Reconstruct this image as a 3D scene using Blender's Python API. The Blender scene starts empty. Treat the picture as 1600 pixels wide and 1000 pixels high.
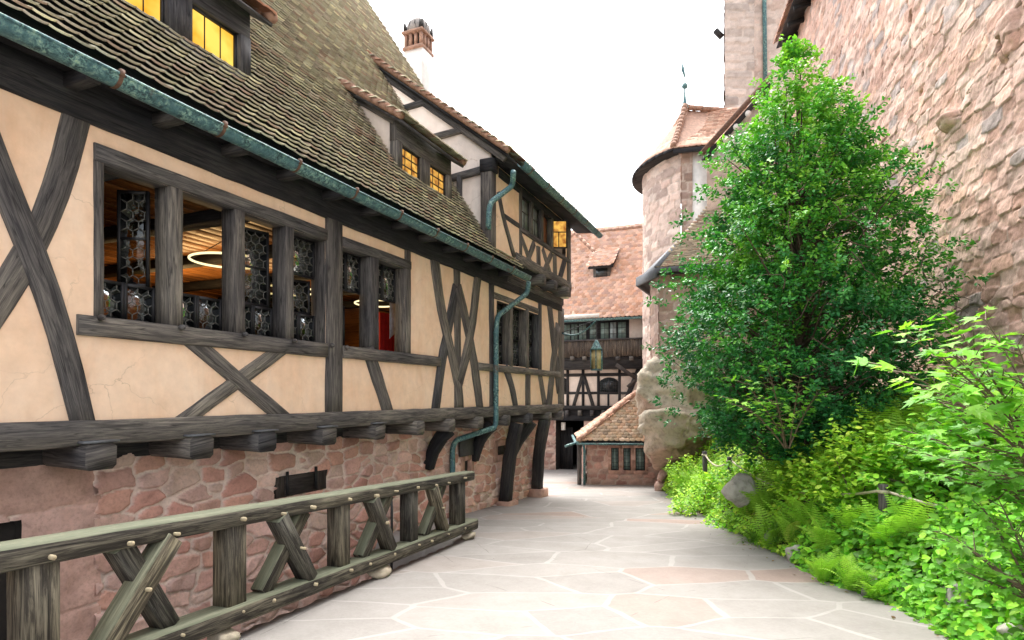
import bpy, math, random
import numpy as np
from mathutils import Vector, Matrix

SUN_E, SKY_S, EXPO = 1.1, .15, 2.2
random.seed(7)
RNG = np.random.default_rng(7)
SC = bpy.context.scene
COL = SC.collection
R = math.radians

# ------------------------------------------------------------------ helpers
ROOTM = {}

def props(o, label=None, cat=None, group=None, kind=None):
    if label: o['label'] = label
    if cat: o['category'] = cat
    if group: o['group'] = group
    if kind: o['kind'] = kind
    return o

def thing(name, label, cat, loc=(0, 0, 0), rotz=0.0, group=None):
    o = bpy.data.objects.new(name, None)
    o.empty_display_size = 0.2
    o.location = loc
    o.rotation_euler = (0, 0, rotz)
    COL.objects.link(o)
    ROOTM[o.name] = Matrix.Translation(Vector(loc)) @ Matrix.Rotation(rotz, 4, 'Z')
    return props(o, label, cat, group)

def npmesh(name, V, sizes, idx, mat, parent=None, col=None, uv=None, smooth=False, world=False):
    V = np.asarray(V, dtype=np.float64).reshape(-1, 3)
    if world and parent is not None:
        tp = parent
        while tp.parent is not None: tp = tp.parent
        M = np.array(ROOTM[tp.name].inverted())
        V = V @ M[:3, :3].T + M[:3, 3]
    me = bpy.data.meshes.new(name)
    sizes = np.asarray(sizes, dtype=np.int32)
    idx = np.asarray(idx, dtype=np.int32)
    me.vertices.add(len(V))
    me.vertices.foreach_set('co', V.astype(np.float32).ravel())
    me.loops.add(len(idx))
    me.loops.foreach_set('vertex_index', idx)
    me.polygons.add(len(sizes))
    starts = np.concatenate(([0], np.cumsum(sizes)[:-1])).astype(np.int32)
    me.polygons.foreach_set('loop_start', starts)
    me.polygons.foreach_set('loop_total', sizes)
    if smooth:
        me.polygons.foreach_set('use_smooth', np.ones(len(sizes), dtype=bool))
    if uv is not None:
        l = me.uv_layers.new(name='UVMap')
        l.data.foreach_set('uv', np.asarray(uv, dtype=np.float32).ravel())
    if col is not None:
        c = np.ones((len(V), 4), dtype=np.float32)
        c[:, :3] = col
        a = me.color_attributes.new('col', 'FLOAT_COLOR', 'POINT')
        a.data.foreach_set('color', c.ravel())
    me.update(calc_edges=True)
    me.validate()
    me.materials.append(mat)
    o = bpy.data.objects.new(name, me)
    COL.objects.link(o)
    if parent is not None:
        o.parent = parent
    return o

class MB:
    """collects shapes and links them as one mesh object"""
    def __init__(self):
        self.v = []; self.f = []; self.uv = []
    def add(self, verts, faces, uvs=None):
        b = len(self.v)
        self.v += [tuple(p) for p in verts]
        for i, f in enumerate(faces):
            self.f.append([b + k for k in f])
            if uvs is None:
                self.uv += [(verts[k][0] + verts[k][1], verts[k][2]) for k in f]
            else:
                self.uv += uvs[i]
    def rings(self, rings, lens=None, cap=True, closed=True):
        n = len(rings[0]); vs = [p for r in rings for p in r]
        fs = []; us = []
        off = random.random() * 20
        if lens is None:
            lens = [0.0]
            for a, b in zip(rings[:-1], rings[1:]):
                lens.append(lens[-1] + (Vector(a[0]) - Vector(b[0])).length)
        per = [0.0]
        for k in range(n):
            per.append(per[-1] + (Vector(rings[0][k]) - Vector(rings[0][(k + 1) % n])).length)
        for i in range(len(rings) - 1):
            for k in range(n if closed else n - 1):
                k2 = (k + 1) % n
                fs.append([i * n + k, i * n + k2, (i + 1) * n + k2, (i + 1) * n + k])
                us.append([(lens[i] + off, per[k] + off), (lens[i] + off, per[k + 1] + off),
                           (lens[i + 1] + off, per[k + 1] + off), (lens[i + 1] + off, per[k] + off)])
        if cap:
            for i, rev in ((0, True), (len(rings) - 1, False)):
                f = [i * n + k for k in range(n)]
                if rev: f = f[::-1]
                fs.append(f)
                r0 = Vector(rings[i][0]); ea = (Vector(rings[i][n // 4 if n > 4 else 1]) - r0).normalized(); eb = Vector(rings[i][n // 2]) - r0; eb = (eb - ea * eb.dot(ea)); eb = eb.normalized() if eb.length > 1e-6 else ea
                us.append([((Vector(rings[i][k - i * n]) - r0).dot(ea) * .5 + off, (Vector(rings[i][k - i * n]) - r0).dot(eb) + off) for k in f])
        self.add(vs, fs, us)
        return self
    def beam(self, pts, w, d, nrm=(0, 1, 0), ch=0.012, jit=0.0, step=0.25, taper=None):
        """swept chamfered timber: width w across, depth d along nrm, through pts (centre line)"""
        pts = [Vector(p) for p in pts]
        N = Vector(nrm).normalized()
        # resample
        out = []
        for a, b in zip(pts[:-1], pts[1:]):
            m = max(1, int((b - a).length / step)) if (jit > 0 or len(pts) > 2) else 1
            for i in range(m):
                out.append(a.lerp(b, i / m))
        out.append(pts[-1])
        # smooth bends
        if len(pts) > 2:
            for _ in range(2):
                q = out[:]
                for i in range(1, len(out) - 1):
                    q[i] = (out[i - 1] + out[i] * 2 + out[i + 1]) / 4
                out = q
        rings = []
        L = len(out)
        for i, p in enumerate(out):
            t = (out[min(i + 1, L - 1)] - out[max(i - 1, 0)]).normalized()
            n2 = (N - t * N.dot(t)).normalized()
            s = t.cross(n2)
            ww = w * (1 + random.uniform(-jit, jit)); dd = d
            if taper:
                ww *= taper[0] + (taper[1] - taper[0]) * i / max(1, L - 1)
            c = p + s * random.uniform(-jit, jit) * w * .5
            c = c + n2 * random.uniform(-jit, jit) * .02
            hw, hd = ww / 2, dd / 2
            k = min(ch, hw * .6, hd * .6)
            cs = [(-hw + k, -hd), (hw - k, -hd), (hw, -hd + k), (hw, hd - k), (hw - k, hd), (-hw + k, hd), (-hw, hd - k), (-hw, -hd + k)]
            rings.append([tuple(c + s * a + n2 * b) for a, b in cs])
        return self.rings(rings)
    def box(self, lo, hi, ch=0.006):
        lo = Vector(lo); hi = Vector(hi)
        c = (lo + hi) / 2; e = hi - lo
        ax = max(range(3), key=lambda i: e[i])
        a = c.copy(); b = c.copy(); a[ax] = lo[ax]; b[ax] = hi[ax]
        nax = (ax + 1) % 3; N = Vector((0, 0, 0)); N[nax] = 1
        wax = (ax + 2) % 3
        return self.beam([a, b], e[wax], e[nax], N, ch)
    def tube(self, pts, r, n=10, cap=True, squash=None):
        pts = [Vector(p) for p in pts]
        rr = r if isinstance(r, (list, tuple)) else [r] * len(pts)
        rings = []; prev = None
        for i, p in enumerate(pts):
            t = (pts[min(i + 1, len(pts) - 1)] - pts[max(i - 1, 0)]).normalized()
            if prev is None:
                ref = Vector((0, 0, 1)) if abs(t.z) < .9 else Vector((1, 0, 0))
            else:
                ref = prev
            s = (ref - t * ref.dot(t)).normalized(); prev = s
            q = t.cross(s)
            rings.append([tuple(p + (s * math.cos(2 * math.pi * k / n) + q * math.sin(2 * math.pi * k / n)) * rr[i]) for k in range(n)])
        return self.rings(rings, cap=cap)
    def lathe(self, c, prof, n=16):
        c = Vector(c)
        rings = [[(c.x + r * math.cos(2 * math.pi * k / n), c.y + r * math.sin(2 * math.pi * k / n), c.z + z) for k in range(n)] for r, z in prof]
        return self.rings(rings)
    def poly(self, pts):
        self.add(pts, [list(range(len(pts)))]); return self
    def slab(self, pts, th):
        """extrude polygon pts by vector th"""
        th = Vector(th); n = len(pts)
        a = [Vector(p) for p in pts]; b = [p + th for p in a]
        fs = [list(range(n))[::-1], [n + k for k in range(n)]] + [[k, (k + 1) % n, n + (k + 1) % n, n + k] for k in range(n)]
        self.add(a + b, fs); return self
    def build(self, name, mat, parent=None, smooth=False, world=False, col=None):
        sizes = [len(f) for f in self.f]
        idx = [k for f in self.f for k in f]
        return npmesh(name, self.v, sizes, idx, mat, parent, col=col, uv=self.uv, smooth=smooth, world=world)

# numpy instancing of a small template ------------------------------------
def inst(tv, tf, O, X, Y, Z):
    tv = np.asarray(tv, float); k = len(tv); n = len(O)
    V = O[:, None, :] + tv[None, :, 0:1] * X[:, None, :] + tv[None, :, 1:2] * Y[:, None, :] + tv[None, :, 2:3] * Z[:, None, :]
    sz = np.array([len(f) for f in tf]); fi = np.array([i for f in tf for i in f])
    idx = (fi[None, :] + (np.arange(n) * k)[:, None]).ravel()
    return V.reshape(-1, 3), np.tile(sz, n), idx

def unit(a):
    return a / np.maximum(np.linalg.norm(a, axis=-1, keepdims=True), 1e-9)

def hsh(i, j, s):
    x = np.sin(i * 127.1 + j * 311.7 + s * 74.7) * 43758.5453
    return x - np.floor(x)

def vnoise(x, y, s=0.0):
    xi = np.floor(x); yi = np.floor(y); fx = x - xi; fy = y - yi
    fx = fx * fx * (3 - 2 * fx); fy = fy * fy * (3 - 2 * fy)
    a = hsh(xi, yi, s); b = hsh(xi + 1, yi, s); c = hsh(xi, yi + 1, s); d = hsh(xi + 1, yi + 1, s)
    return (a * (1 - fx) + b * fx) * (1 - fy) + (c * (1 - fx) + d * fx) * fy - .5

def fbm(x, y, s=0.0, o=4):
    r = 0; a = 1.0
    for k in range(o):
        r = r + a * vnoise(x, y, s + k * 3.1); x = x * 2.03; y = y * 2.03; a *= .5
    return r

def rubble(S, Zc, cw, ch, seed, jit=.75, warp=.06, p=3.0):
    """coursed irregular masonry: returns edge distance and per-stone randoms"""
    S = S + warp * fbm(S * 2.2, Zc * 2.2, seed + 9, 2); Zc = Zc + warp * fbm(S * 1.7, Zc * 1.7, seed + 5, 2)
    gz = Zc / ch
    f1 = np.full(S.shape, 9.); f2 = np.full(S.shape, 9.)
    ids = np.zeros(S.shape + (4,))
    for dj in (-1, 0, 1):
        j = np.floor(gz) + dj
        gx = S / cw + .5 * np.mod(j, 2) + 3 * hsh(j, 0 * j, seed + 1)
        for di in (-1, 0, 1):
            i = np.floor(gx) + di
            px = i + .5 + jit * (hsh(i, j, seed + 2) - .5)
            pz = j + .5 + jit * .8 * (hsh(i, j, seed + 3) - .5)
            wgt = .8 + .5 * hsh(i, j, seed + 4)
            d = ((np.abs(gx - px) ** p + np.abs(gz - pz) ** p) ** (1 / p)) / wgt
            m = d < f1
            f2 = np.where(m, f1, np.minimum(f2, d))
            ids[m, 0] = i[m]; ids[m, 1] = j[m]; ids[m, 2] = (gx - px)[m]; ids[m, 3] = (gz - pz)[m]
            f1 = np.where(m, d, f1)
    return f2 - f1, ids

def sstep(a, b, x):
    t = np.clip((x - a) / (b - a), 0, 1)
    return t * t * (3 - 2 * t)

def stone_grid(S, Zc, cw, ch, seed, pal, mortar, relief, mw=(.05, .2), jit=.75, tilt=1.0, rough=.006, pw=3.0, warp=.06, lean=0.0, cvar=1.0, mortar2=None):
    e, ids = rubble(S, Zc, cw, ch, seed, jit, warp, pw)
    i, j = ids[..., 0], ids[..., 1]
    h1 = hsh(i, j, seed + 11); h2 = hsh(i, j, seed + 12); h3 = hsh(i, j, seed + 13); h4 = hsh(i, j, seed + 14)
    m = sstep(mw[0], mw[1], e)
    hgt = relief * m * (.45 + .9 * h1) + m * tilt * relief * ((h2 - .5) * ids[..., 2] * 1.3 + (h3 - .5) * ids[..., 3] * 1.3) - m * lean * relief * ids[..., 3]
    hgt = hgt + rough * fbm(S * 9, Zc * 9, seed, 4) + rough * 2.2 * m * fbm(S * 4, Zc * 5, seed + 7, 3)
    pal = np.array(pal)
    c = pal[np.minimum((h4 * len(pal)).astype(int), len(pal) - 1)] * (1 + cvar * .36 * (h2 - .5))[..., None]
    c = c * (1 + .3 * fbm(S * 6, Zc * 9, seed + 21, 4))[..., None]
    mc = np.array(mortar) * (1 + .2 * fbm(S * 5, Zc * 5, seed + 23, 3))[..., None]
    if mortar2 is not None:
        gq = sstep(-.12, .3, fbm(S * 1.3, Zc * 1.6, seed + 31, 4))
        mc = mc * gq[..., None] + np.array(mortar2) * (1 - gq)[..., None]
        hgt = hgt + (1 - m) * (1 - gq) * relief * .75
    mm = sstep(mw[0] * .8, mw[0] + (mw[1] - mw[0]) * .55, e)[..., None]
    return hgt, np.clip(mc * (1 - mm) + c * mm, .01, .95)

def grid_obj(name, P, col, mat, parent=None, drop=None, smooth=True, world=False):
    a, b = P.shape[:2]
    I = np.arange(a * b).reshape(a, b)
    q = np.stack([I[:-1, :-1], I[1:, :-1], I[1:, 1:], I[:-1, 1:]], -1)
    if drop is not None:
        q = q[~drop]
    q = q.reshape(-1, 4)
    return npmesh(name, P.reshape(-1, 3), np.full(len(q), 4), q.ravel(), mat, parent,
                  col=None if col is None else col.reshape(-1, 3), smooth=smooth, world=world)

def stone_wall(name, p0, p1, z0, z1, cell, mat, parent, cw, ch, seed, pal, mortar, relief, drop=None, world=True, **kw):
    """vertical masonry face from p0 to p1 (xy), front to the right-hand side of p0->p1 unless flipped by order"""
    p0 = np.array(p0, float); p1 = np.array(p1, float); L = np.linalg.norm(p1 - p0)
    ns = int(L / cell) + 1; nz = int((z1 - z0) / cell) + 1
    s = np.linspace(0, L, ns); z = np.linspace(z0, z1, nz)
    S, Zc = np.meshgrid(s, z, indexing='ij')
    h, c = stone_grid(S, Zc, cw, ch, seed, pal, mortar, relief, **kw)
    d = (p1 - p0) / L; n = np.array([d[1], -d[0]])
    P = np.stack([p0[0] + d[0] * S + n[0] * h, p0[1] + d[1] * S + n[1] * h, Zc], -1)
    dm = None
    if drop:
        sc = (s[:-1] + s[1:]) / 2; zc = (z[:-1] + z[1:]) / 2
        SS, ZZ = np.meshgrid(sc, zc, indexing='ij'); dm = np.zeros(SS.shape, bool)
        for a, b, e, f in drop:
            dm |= (SS > a) & (SS < b) & (ZZ > e) & (ZZ < f)
    return grid_obj(name, P, c, mat, parent, dm, True, world)

# ------------------------------------------------------------------ materials
def newmat(name):
    m = bpy.data.materials.new(name); m.use_nodes = True
    nt = m.node_tree; nt.nodes.clear()
    out = nt.nodes.new('ShaderNodeOutputMaterial')
    b = nt.nodes.new('ShaderNodeBsdfPrincipled')
    nt.links.new(b.outputs[0], out.inputs[0])
    return m, nt, b, out

def nd(nt, t, **kw):
    n = nt.nodes.new(t)
    for k, v in kw.items():
        if k.startswith('i_'):
            n.inputs[k[2:].replace('_', ' ')].default_value = v
        else:
            setattr(n, k, v)
    return n

def ramp(nt, fac, stops):
    r = nt.nodes.new('ShaderNodeValToRGB')
    el = r.color_ramp.elements
    while len(el) < len(stops): el.new(.5)
    for e, (p, c) in zip(el, stops):
        e.position = p; e.color = (*c, 1) if len(c) == 3 else c
    nt.links.new(fac, r.inputs[0])
    return r.outputs[0]

def mixc(nt, fac, a, b, mode='MIX'):
    m = nt.nodes.new('ShaderNodeMix'); m.data_type = 'RGBA'; m.blend_type = mode
    for sock, val in ((m.inputs[0], fac), (m.inputs[6], a), (m.inputs[7], b)):
        if hasattr(val, 'is_linked') or hasattr(val, 'links'):
            nt.links.new(val, sock)
        elif isinstance(val, (int, float)):
            sock.default_value = val
        else:
            sock.default_value = (*val, 1)
    return m.outputs[2]

def noise(nt, vec, scale, detail=4, rough=.55, dist=0.0):
    n = nt.nodes.new('ShaderNodeTexNoise')
    n.inputs['Scale'].default_value = scale; n.inputs['Detail'].default_value = detail
    n.inputs['Roughness'].default_value = rough; n.inputs['Distortion'].default_value = dist
    if vec is not None: nt.links.new(vec, n.inputs['Vector'])
    return n.outputs['Fac']

def mapping(nt, vec, scale=(1, 1, 1), rot=(0, 0, 0)):
    m = nt.nodes.new('ShaderNodeMapping')
    m.inputs['Scale'].default_value = scale; m.inputs['Rotation'].default_value = rot
    nt.links.new(vec, m.inputs['Vector'])
    return m.outputs[0]

def objco(nt):
    return nt.nodes.new('ShaderNodeTexCoord').outputs['Object']

def uvco(nt):
    return nt.nodes.new('ShaderNodeTexCoord').outputs['UV']

def bump(nt, b, h, strength=.5, dist=.01):
    n = nt.nodes.new('ShaderNodeBump')
    n.inputs['Strength'].default_value = strength; n.inputs['Distance'].default_value = dist
    nt.links.new(h, n.inputs['Height']); nt.links.new(n.outputs[0], b.inputs['Normal'])

def setin(b, **kw):
    for k, v in kw.items():
        b.inputs[k.replace('_', ' ')].default_value = v

def wood(name, dark, mid, light, top=None, rough=.8):
    m, nt, b, out = newmat(name)
    uv = uvco(nt)
    g1 = noise(nt, mapping(nt, uv, (1.9, 26, 1)), 1.0, 8, .7, .9)
    g2 = noise(nt, mapping(nt, uv, (5, 150, 1)), 1.0, 3, .6, .2)
    g3 = noise(nt, mapping(nt, uv, (.9, 2.5, 1)), 1.0, 3, .5)
    mm = nd(nt, 'ShaderNodeMath', operation='MULTIPLY_ADD'); nt.links.new(g2, mm.inputs[0]); mm.inputs[1].default_value = .35
    nt.links.new(g1, mm.inputs[2])
    c = ramp(nt, mm.outputs[0], [(.42, dark), (.62, mid), (.85, light)])
    blot = ramp(nt, g3, [(.35, (.55, .55, .58)), (.65, (1.15, 1.12, 1.05))])
    c = mixc(nt, 1.0, c, blot, 'MULTIPLY')
    oi = nt.nodes.new('ShaderNodeObjectInfo')
    c = mixc(nt, 1.0, c, ramp(nt, oi.outputs['Random'], [(0, (.72, .74, .8)), (.5, (1.05, 1.0, .96)), (1, (1.45, 1.38, 1.25))]), 'MULTIPLY')
    crack = ramp(nt, noise(nt, mapping(nt, uv, (.55, 13, 1)), 1.0, 2, .4, .8), [(.485, (1, 1, 1)), (.5, (.25, .25, .25)), (.515, (1, 1, 1))])
    c = mixc(nt, .8, c, crack, 'MULTIPLY')
    if top is not None:
        geo = nt.nodes.new('ShaderNodeNewGeometry'); sp = nt.nodes.new('ShaderNodeSeparateXYZ')
        nt.links.new(geo.outputs['True Normal'], sp.inputs[0])
        ob = noise(nt, objco(nt), 6, 4, .6)
        ad = nd(nt, 'ShaderNodeMath', operation='MULTIPLY_ADD'); nt.links.new(ob, ad.inputs[0]); ad.inputs[1].default_value = .9
        nt.links.new(sp.outputs[2], ad.inputs[2])
        f = ramp(nt, ad.outputs[0], [(.75, (0, 0, 0)), (1.45, (1, 1, 1))])
        c = mixc(nt, f, c, mixc(nt, .45, c, top))
    nt.links.new(c, b.inputs['Base Color'])
    setin(b, Roughness=rough); b.inputs['Specular IOR Level'].default_value = .25
    bump(nt, b, mm.outputs[0], .55, .008)
    return m

M = {}
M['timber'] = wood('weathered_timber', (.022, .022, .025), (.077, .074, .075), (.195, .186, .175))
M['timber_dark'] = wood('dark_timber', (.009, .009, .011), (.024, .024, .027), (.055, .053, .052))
M['fence'] = wood('fence_oak', (.009, .008, .007), (.045, .04, .032), (.21, .195, .15), top=(.27, .3, .2))
M['plank'] = wood('old_planks', (.02, .017, .015), (.055, .045, .038), (.12, .1, .085))
M['ceiling'] = wood('ceiling_boards', (.05, .02, .008), (.2, .085, .028), (.36, .17, .06), rough=.4)

def plaster(name, a, b_, stain, sc=1.0):
    m, nt, b, out = newmat(name)
    o = objco(nt)
    n1 = noise(nt, o, 1.3 * sc, 5, .6); n2 = noise(nt, o, 7 * sc, 5, .65); n3 = noise(nt, mapping(nt, o, (2.2, 2.2, .7)), 1.6, 4, .6, .6)
    c = ramp(nt, n1, [(.3, a), (.7, b_)])
    c = mixc(nt, ramp(nt, n3, [(.5, (0, 0, 0)), (.78, (.55, .55, .55))]), c, stain)
    c = mixc(nt, .35, c, ramp(nt, n2, [(.3, (.72, .72, .72)), (.7, (1.12, 1.12, 1.12))]), 'MULTIPLY')
    st = noise(nt, mapping(nt, o, (5, 5, .45)), 1.5, 4, .6)
    c = mixc(nt, ramp(nt, st, [(.52, (0, 0, 0)), (.75, (.4, .4, .4))]), c, mixc(nt, .5, stain, (.8, .74, .66)))
    vc = nt.nodes.new('ShaderNodeTexVoronoi'); vc.feature = 'DISTANCE_TO_EDGE'; vc.inputs['Scale'].default_value = 1.3
    wv = nd(nt, 'ShaderNodeVectorMath', operation='MULTIPLY_ADD'); nw = nt.nodes.new('ShaderNodeTexNoise'); nw.inputs['Scale'].default_value = 4; nw.inputs['Detail'].default_value = 5
    nt.links.new(o, nw.inputs['Vector']); nt.links.new(nw.outputs['Color'], wv.inputs[0]); wv.inputs[1].default_value = (.35, .35, .35); nt.links.new(o, wv.inputs[2])
    nt.links.new(wv.outputs[0], vc.inputs['Vector'])
    ck = nd(nt, 'ShaderNodeMath', operation='MULTIPLY'); nt.links.new(ramp(nt, vc.outputs['Distance'], [(0, (.55, .55, .55)), (.006, (0, 0, 0))]), ck.inputs[0]); nt.links.new(ramp(nt, n1, [(.45, (0, 0, 0)), (.6, (1, 1, 1))]), ck.inputs[1])
    c = mixc(nt, ck.outputs[0], c, (.35, .24, .15))
    nt.links.new(c, b.inputs['Base Color']); setin(b, Roughness=.92); b.inputs['Specular IOR Level'].default_value = .15
    bump(nt, b, noise(nt, o, 22, 6, .7), .3, .008)
    return m
M['plaster'] = plaster('ochre_plaster', (.79, .535, .36), (.86, .655, .49), (.69, .42, .25))
M['plaster_light'] = plaster('pale_plaster', (.74, .62, .53), (.8, .7, .62), (.6, .5, .42))

def stonemat(name, rough=.9, bs=.5, sc=30.0, spots=.5):
    m, nt, b, out = newmat(name)
    a = nt.nodes.new('ShaderNodeAttribute'); a.attribute_name = 'col'
    o = objco(nt)
    n = noise(nt, o, sc, 6, .7)
    c = mixc(nt, spots, a.outputs['Color'], ramp(nt, n, [(.28, (.5, .48, .48)), (.5, (1, 1, 1)), (.75, (1.25, 1.22, 1.2))]), 'MULTIPLY')
    nt.links.new(c, b.inputs['Base Color']); setin(b, Roughness=rough); b.inputs['Specular IOR Level'].default_value = .2
    bump(nt, b, n, bs, .012)
    return m
M['stone'] = stonemat('masonry')
M['rock'] = stonemat('rock', .95, 1.0, 7.0, .95)
M['tile'] = stonemat('roof_tile', .8, .3, 60.0, .6)

def copper():
    m, nt, b, out = newmat('green_copper')
    o = objco(nt)
    n1 = noise(nt, o, 22, 6, .8, .3); n2 = noise(nt, o, 4.2, 5, .7); n3 = noise(nt, o, 30, 4, .65, 1.5)
    c = ramp(nt, n1, [(.4, (.012, .022, .026)), (.46, (.035, .085, .095)), (.52, (.12, .25, .24)), (.58, (.25, .4, .34)), (.66, (.38, .52, .33))])
    c = mixc(nt, ramp(nt, n2, [(.42, (0, 0, 0)), (.58, (.85, .85, .85))]), c, mixc(nt, n3, (.015, .03, .04), (.1, .25, .28)))
    c = mixc(nt, ramp(nt, noise(nt, o, 2.3, 4, .7), [(.6, (0, 0, 0)), (.7, (.8, .8, .8))]), c, (.12, .055, .03))
    nt.links.new(c, b.inputs['Base Color']); setin(b, Roughness=.55, Metallic=.15)
    bump(nt, b, n3, .3, .004)
    return m
M['copper'] = copper()

def plain(name, c, rough=.6, metal=0.0, var=.25, sc=12.0):
    m, nt, b, out = newmat(name)
    n = noise(nt, objco(nt), sc, 4, .6)
    cc = ramp(nt, n, [(.3, tuple(x * (1 - var) for x in c)), (.7, tuple(min(.95, x * (1 + var)) for x in c))])
    nt.links.new(cc, b.inputs['Base Color']); setin(b, Roughness=rough, Metallic=metal)
    bump(nt, b, n, .15, .004)
    return m
M['iron'] = plain('black_iron', (.018, .018, .02), .5, .3)
M['rust'] = plain('rusty_strap', (.13, .07, .045), .75, .1, .5)
M['lead'] = plain('lead_came', (.13, .13, .118), .55, .3)
M['flash'] = plain('lead_flashing', (.1, .105, .112), .6, .2)
M['peg'] = plain('oak_peg', (.4, .33, .21), .8)
M['white'] = plain('white_render', (.78, .75, .7), .9, 0, .12, 4)
M['red'] = plain('red_cloth', (.42, .012, .015), .85, 0, .2)
M['cloth'] = plain('pale_cloth', (.5, .56, .68), .85)
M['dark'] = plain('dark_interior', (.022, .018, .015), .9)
M['soil'] = plain('soil', (.05, .036, .022), 1.0, 0, .5, 9)
M['rope'] = plain('rope', (.5, .44, .33), .9, 0, .2, 40)
M['bark'] = plain('bark', (.085, .06, .042), .95, 0, .5, 25)
M['stem'] = plain('plant_stem', (.12, .085, .05), .8, 0, .4, 25)
M['shutter'] = plain('orange_brown_wood', (.3, .12, .05), .6)
M['hose'] = plain('black_hose', (.012, .012, .012), .5)
M['greystone'] = plain('grey_stone_trim', (.3, .27, .25), .9)
M['wood_grey'] = plain('grey_hatch', (.05, .048, .045), .8)

def glass():
    m = bpy.data.materials.new('old_window_glass'); m.use_nodes = True
    nt = m.node_tree; nt.nodes.clear()
    out = nt.nodes.new('ShaderNodeOutputMaterial')
    tr = nt.nodes.new('ShaderNodeBsdfTransparent'); tr.inputs[0].default_value = (.72, .72, .64, 1)
    gl = nt.nodes.new('ShaderNodeBsdfGlossy'); gl.inputs['Roughness'].default_value = .12; gl.inputs[0].default_value = (.8, .85, .85, 1)
    fr = nt.nodes.new('ShaderNodeFresnel'); fr.inputs[0].default_value = 1.5
    o = objco(nt)
    bp = nt.nodes.new('ShaderNodeBump'); bp.inputs['Strength'].default_value = .5; bp.inputs['Distance'].default_value = .03
    nt.links.new(noise(nt, o, 11, 2, .5), bp.inputs['Height'])
    nt.links.new(bp.outputs[0], gl.inputs['Normal']); nt.links.new(bp.outputs[0], fr.inputs['Normal'])
    mx = nt.nodes.new('ShaderNodeMixShader')
    mt = nd(nt, 'ShaderNodeMath', operation='ADD'); nt.links.new(fr.outputs[0], mt.inputs[0]); mt.inputs[1].default_value = .02
    nt.links.new(mt.outputs[0], mx.inputs[0]); nt.links.new(tr.outputs[0], mx.inputs[1]); nt.links.new(gl.outputs[0], mx.inputs[2])
    nt.links.new(mx.outputs[0], out.inputs[0])
    return m
M['glass'] = glass()
def paneglass(name, c, rough=.08):
    m, nt, b, out = newmat(name)
    o = objco(nt)
    cc = ramp(nt, noise(nt, o, 5, 3, .6), [(.35, tuple(x * .6 for x in c)), (.7, c)])
    nt.links.new(cc, b.inputs['Base Color']); setin(b, Roughness=rough)
    bump(nt, b, noise(nt, o, 9, 2, .5), .3, .02)
    return m
M['darkglass'] = paneglass('dark_glass', (.03, .035, .035))
M['greenglass'] = paneglass('greenish_glass', (.22, .3, .27), .15)
M['paleglass'] = paneglass('curtained_glass', (.4, .47, .47), .2)
def emit(name, c, s, c2=None, sc=2.5):
    m = bpy.data.materials.new(name); m.use_nodes = True
    nt = m.node_tree; nt.nodes.clear()
    out = nt.nodes.new('ShaderNodeOutputMaterial'); e = nt.nodes.new('ShaderNodeEmission')
    e.inputs[1].default_value = s
    if c2:
        nt.links.new(ramp(nt, noise(nt, objco(nt), sc, 3, .5), [(.35, c2), (.62, c)]), e.inputs[0])
    else:
        e.inputs[0].default_value = (*c, 1)
    nt.links.new(e.outputs[0], out.inputs[0])
    return m
M['litglass'] = emit('lit_window', (1.0, .66, .12), .3, (.8, .33, .015), 2.6)
M['litglass2'] = emit('lit_amber_window', (.9, .5, .1), .26, (.35, .13, .03), 7.0)
M['ring'] = emit('ring_light', (1.0, .8, .42), .4)

def leafmat(name, rough=.4, trans=.35, spec=.5, tint=(1.15, 1.25, .6)):
    m = bpy.data.materials.new(name); m.use_nodes = True
    nt = m.node_tree; nt.nodes.clear()
    out = nt.nodes.new('ShaderNodeOutputMaterial')
    b = nt.nodes.new('ShaderNodeBsdfPrincipled'); t = nt.nodes.new('ShaderNodeBsdfTranslucent')
    a = nt.nodes.new('ShaderNodeAttribute'); a.attribute_name = 'col'
    nt.links.new(a.outputs['Color'], b.inputs['Base Color'])
    c2 = mixc(nt, 1.0, a.outputs['Color'], tint, 'MULTIPLY')
    nt.links.new(c2, t.inputs[0])
    setin(b, Roughness=rough); b.inputs['Specular IOR Level'].default_value = spec
    mx = nt.nodes.new('ShaderNodeMixShader'); mx.inputs[0].default_value = trans
    nt.links.new(b.outputs[0], mx.inputs[1]); nt.links.new(t.outputs[0], mx.inputs[2])
    nt.links.new(mx.outputs[0], out.inputs[0])
    return m
M['holly'] = leafmat('holly_leaf', .38, .22, .22)
M['leaf'] = leafmat('soft_leaf', .5, .4, .3)
M['fern'] = leafmat('fern_leaf', .55, .4, .25)

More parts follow.
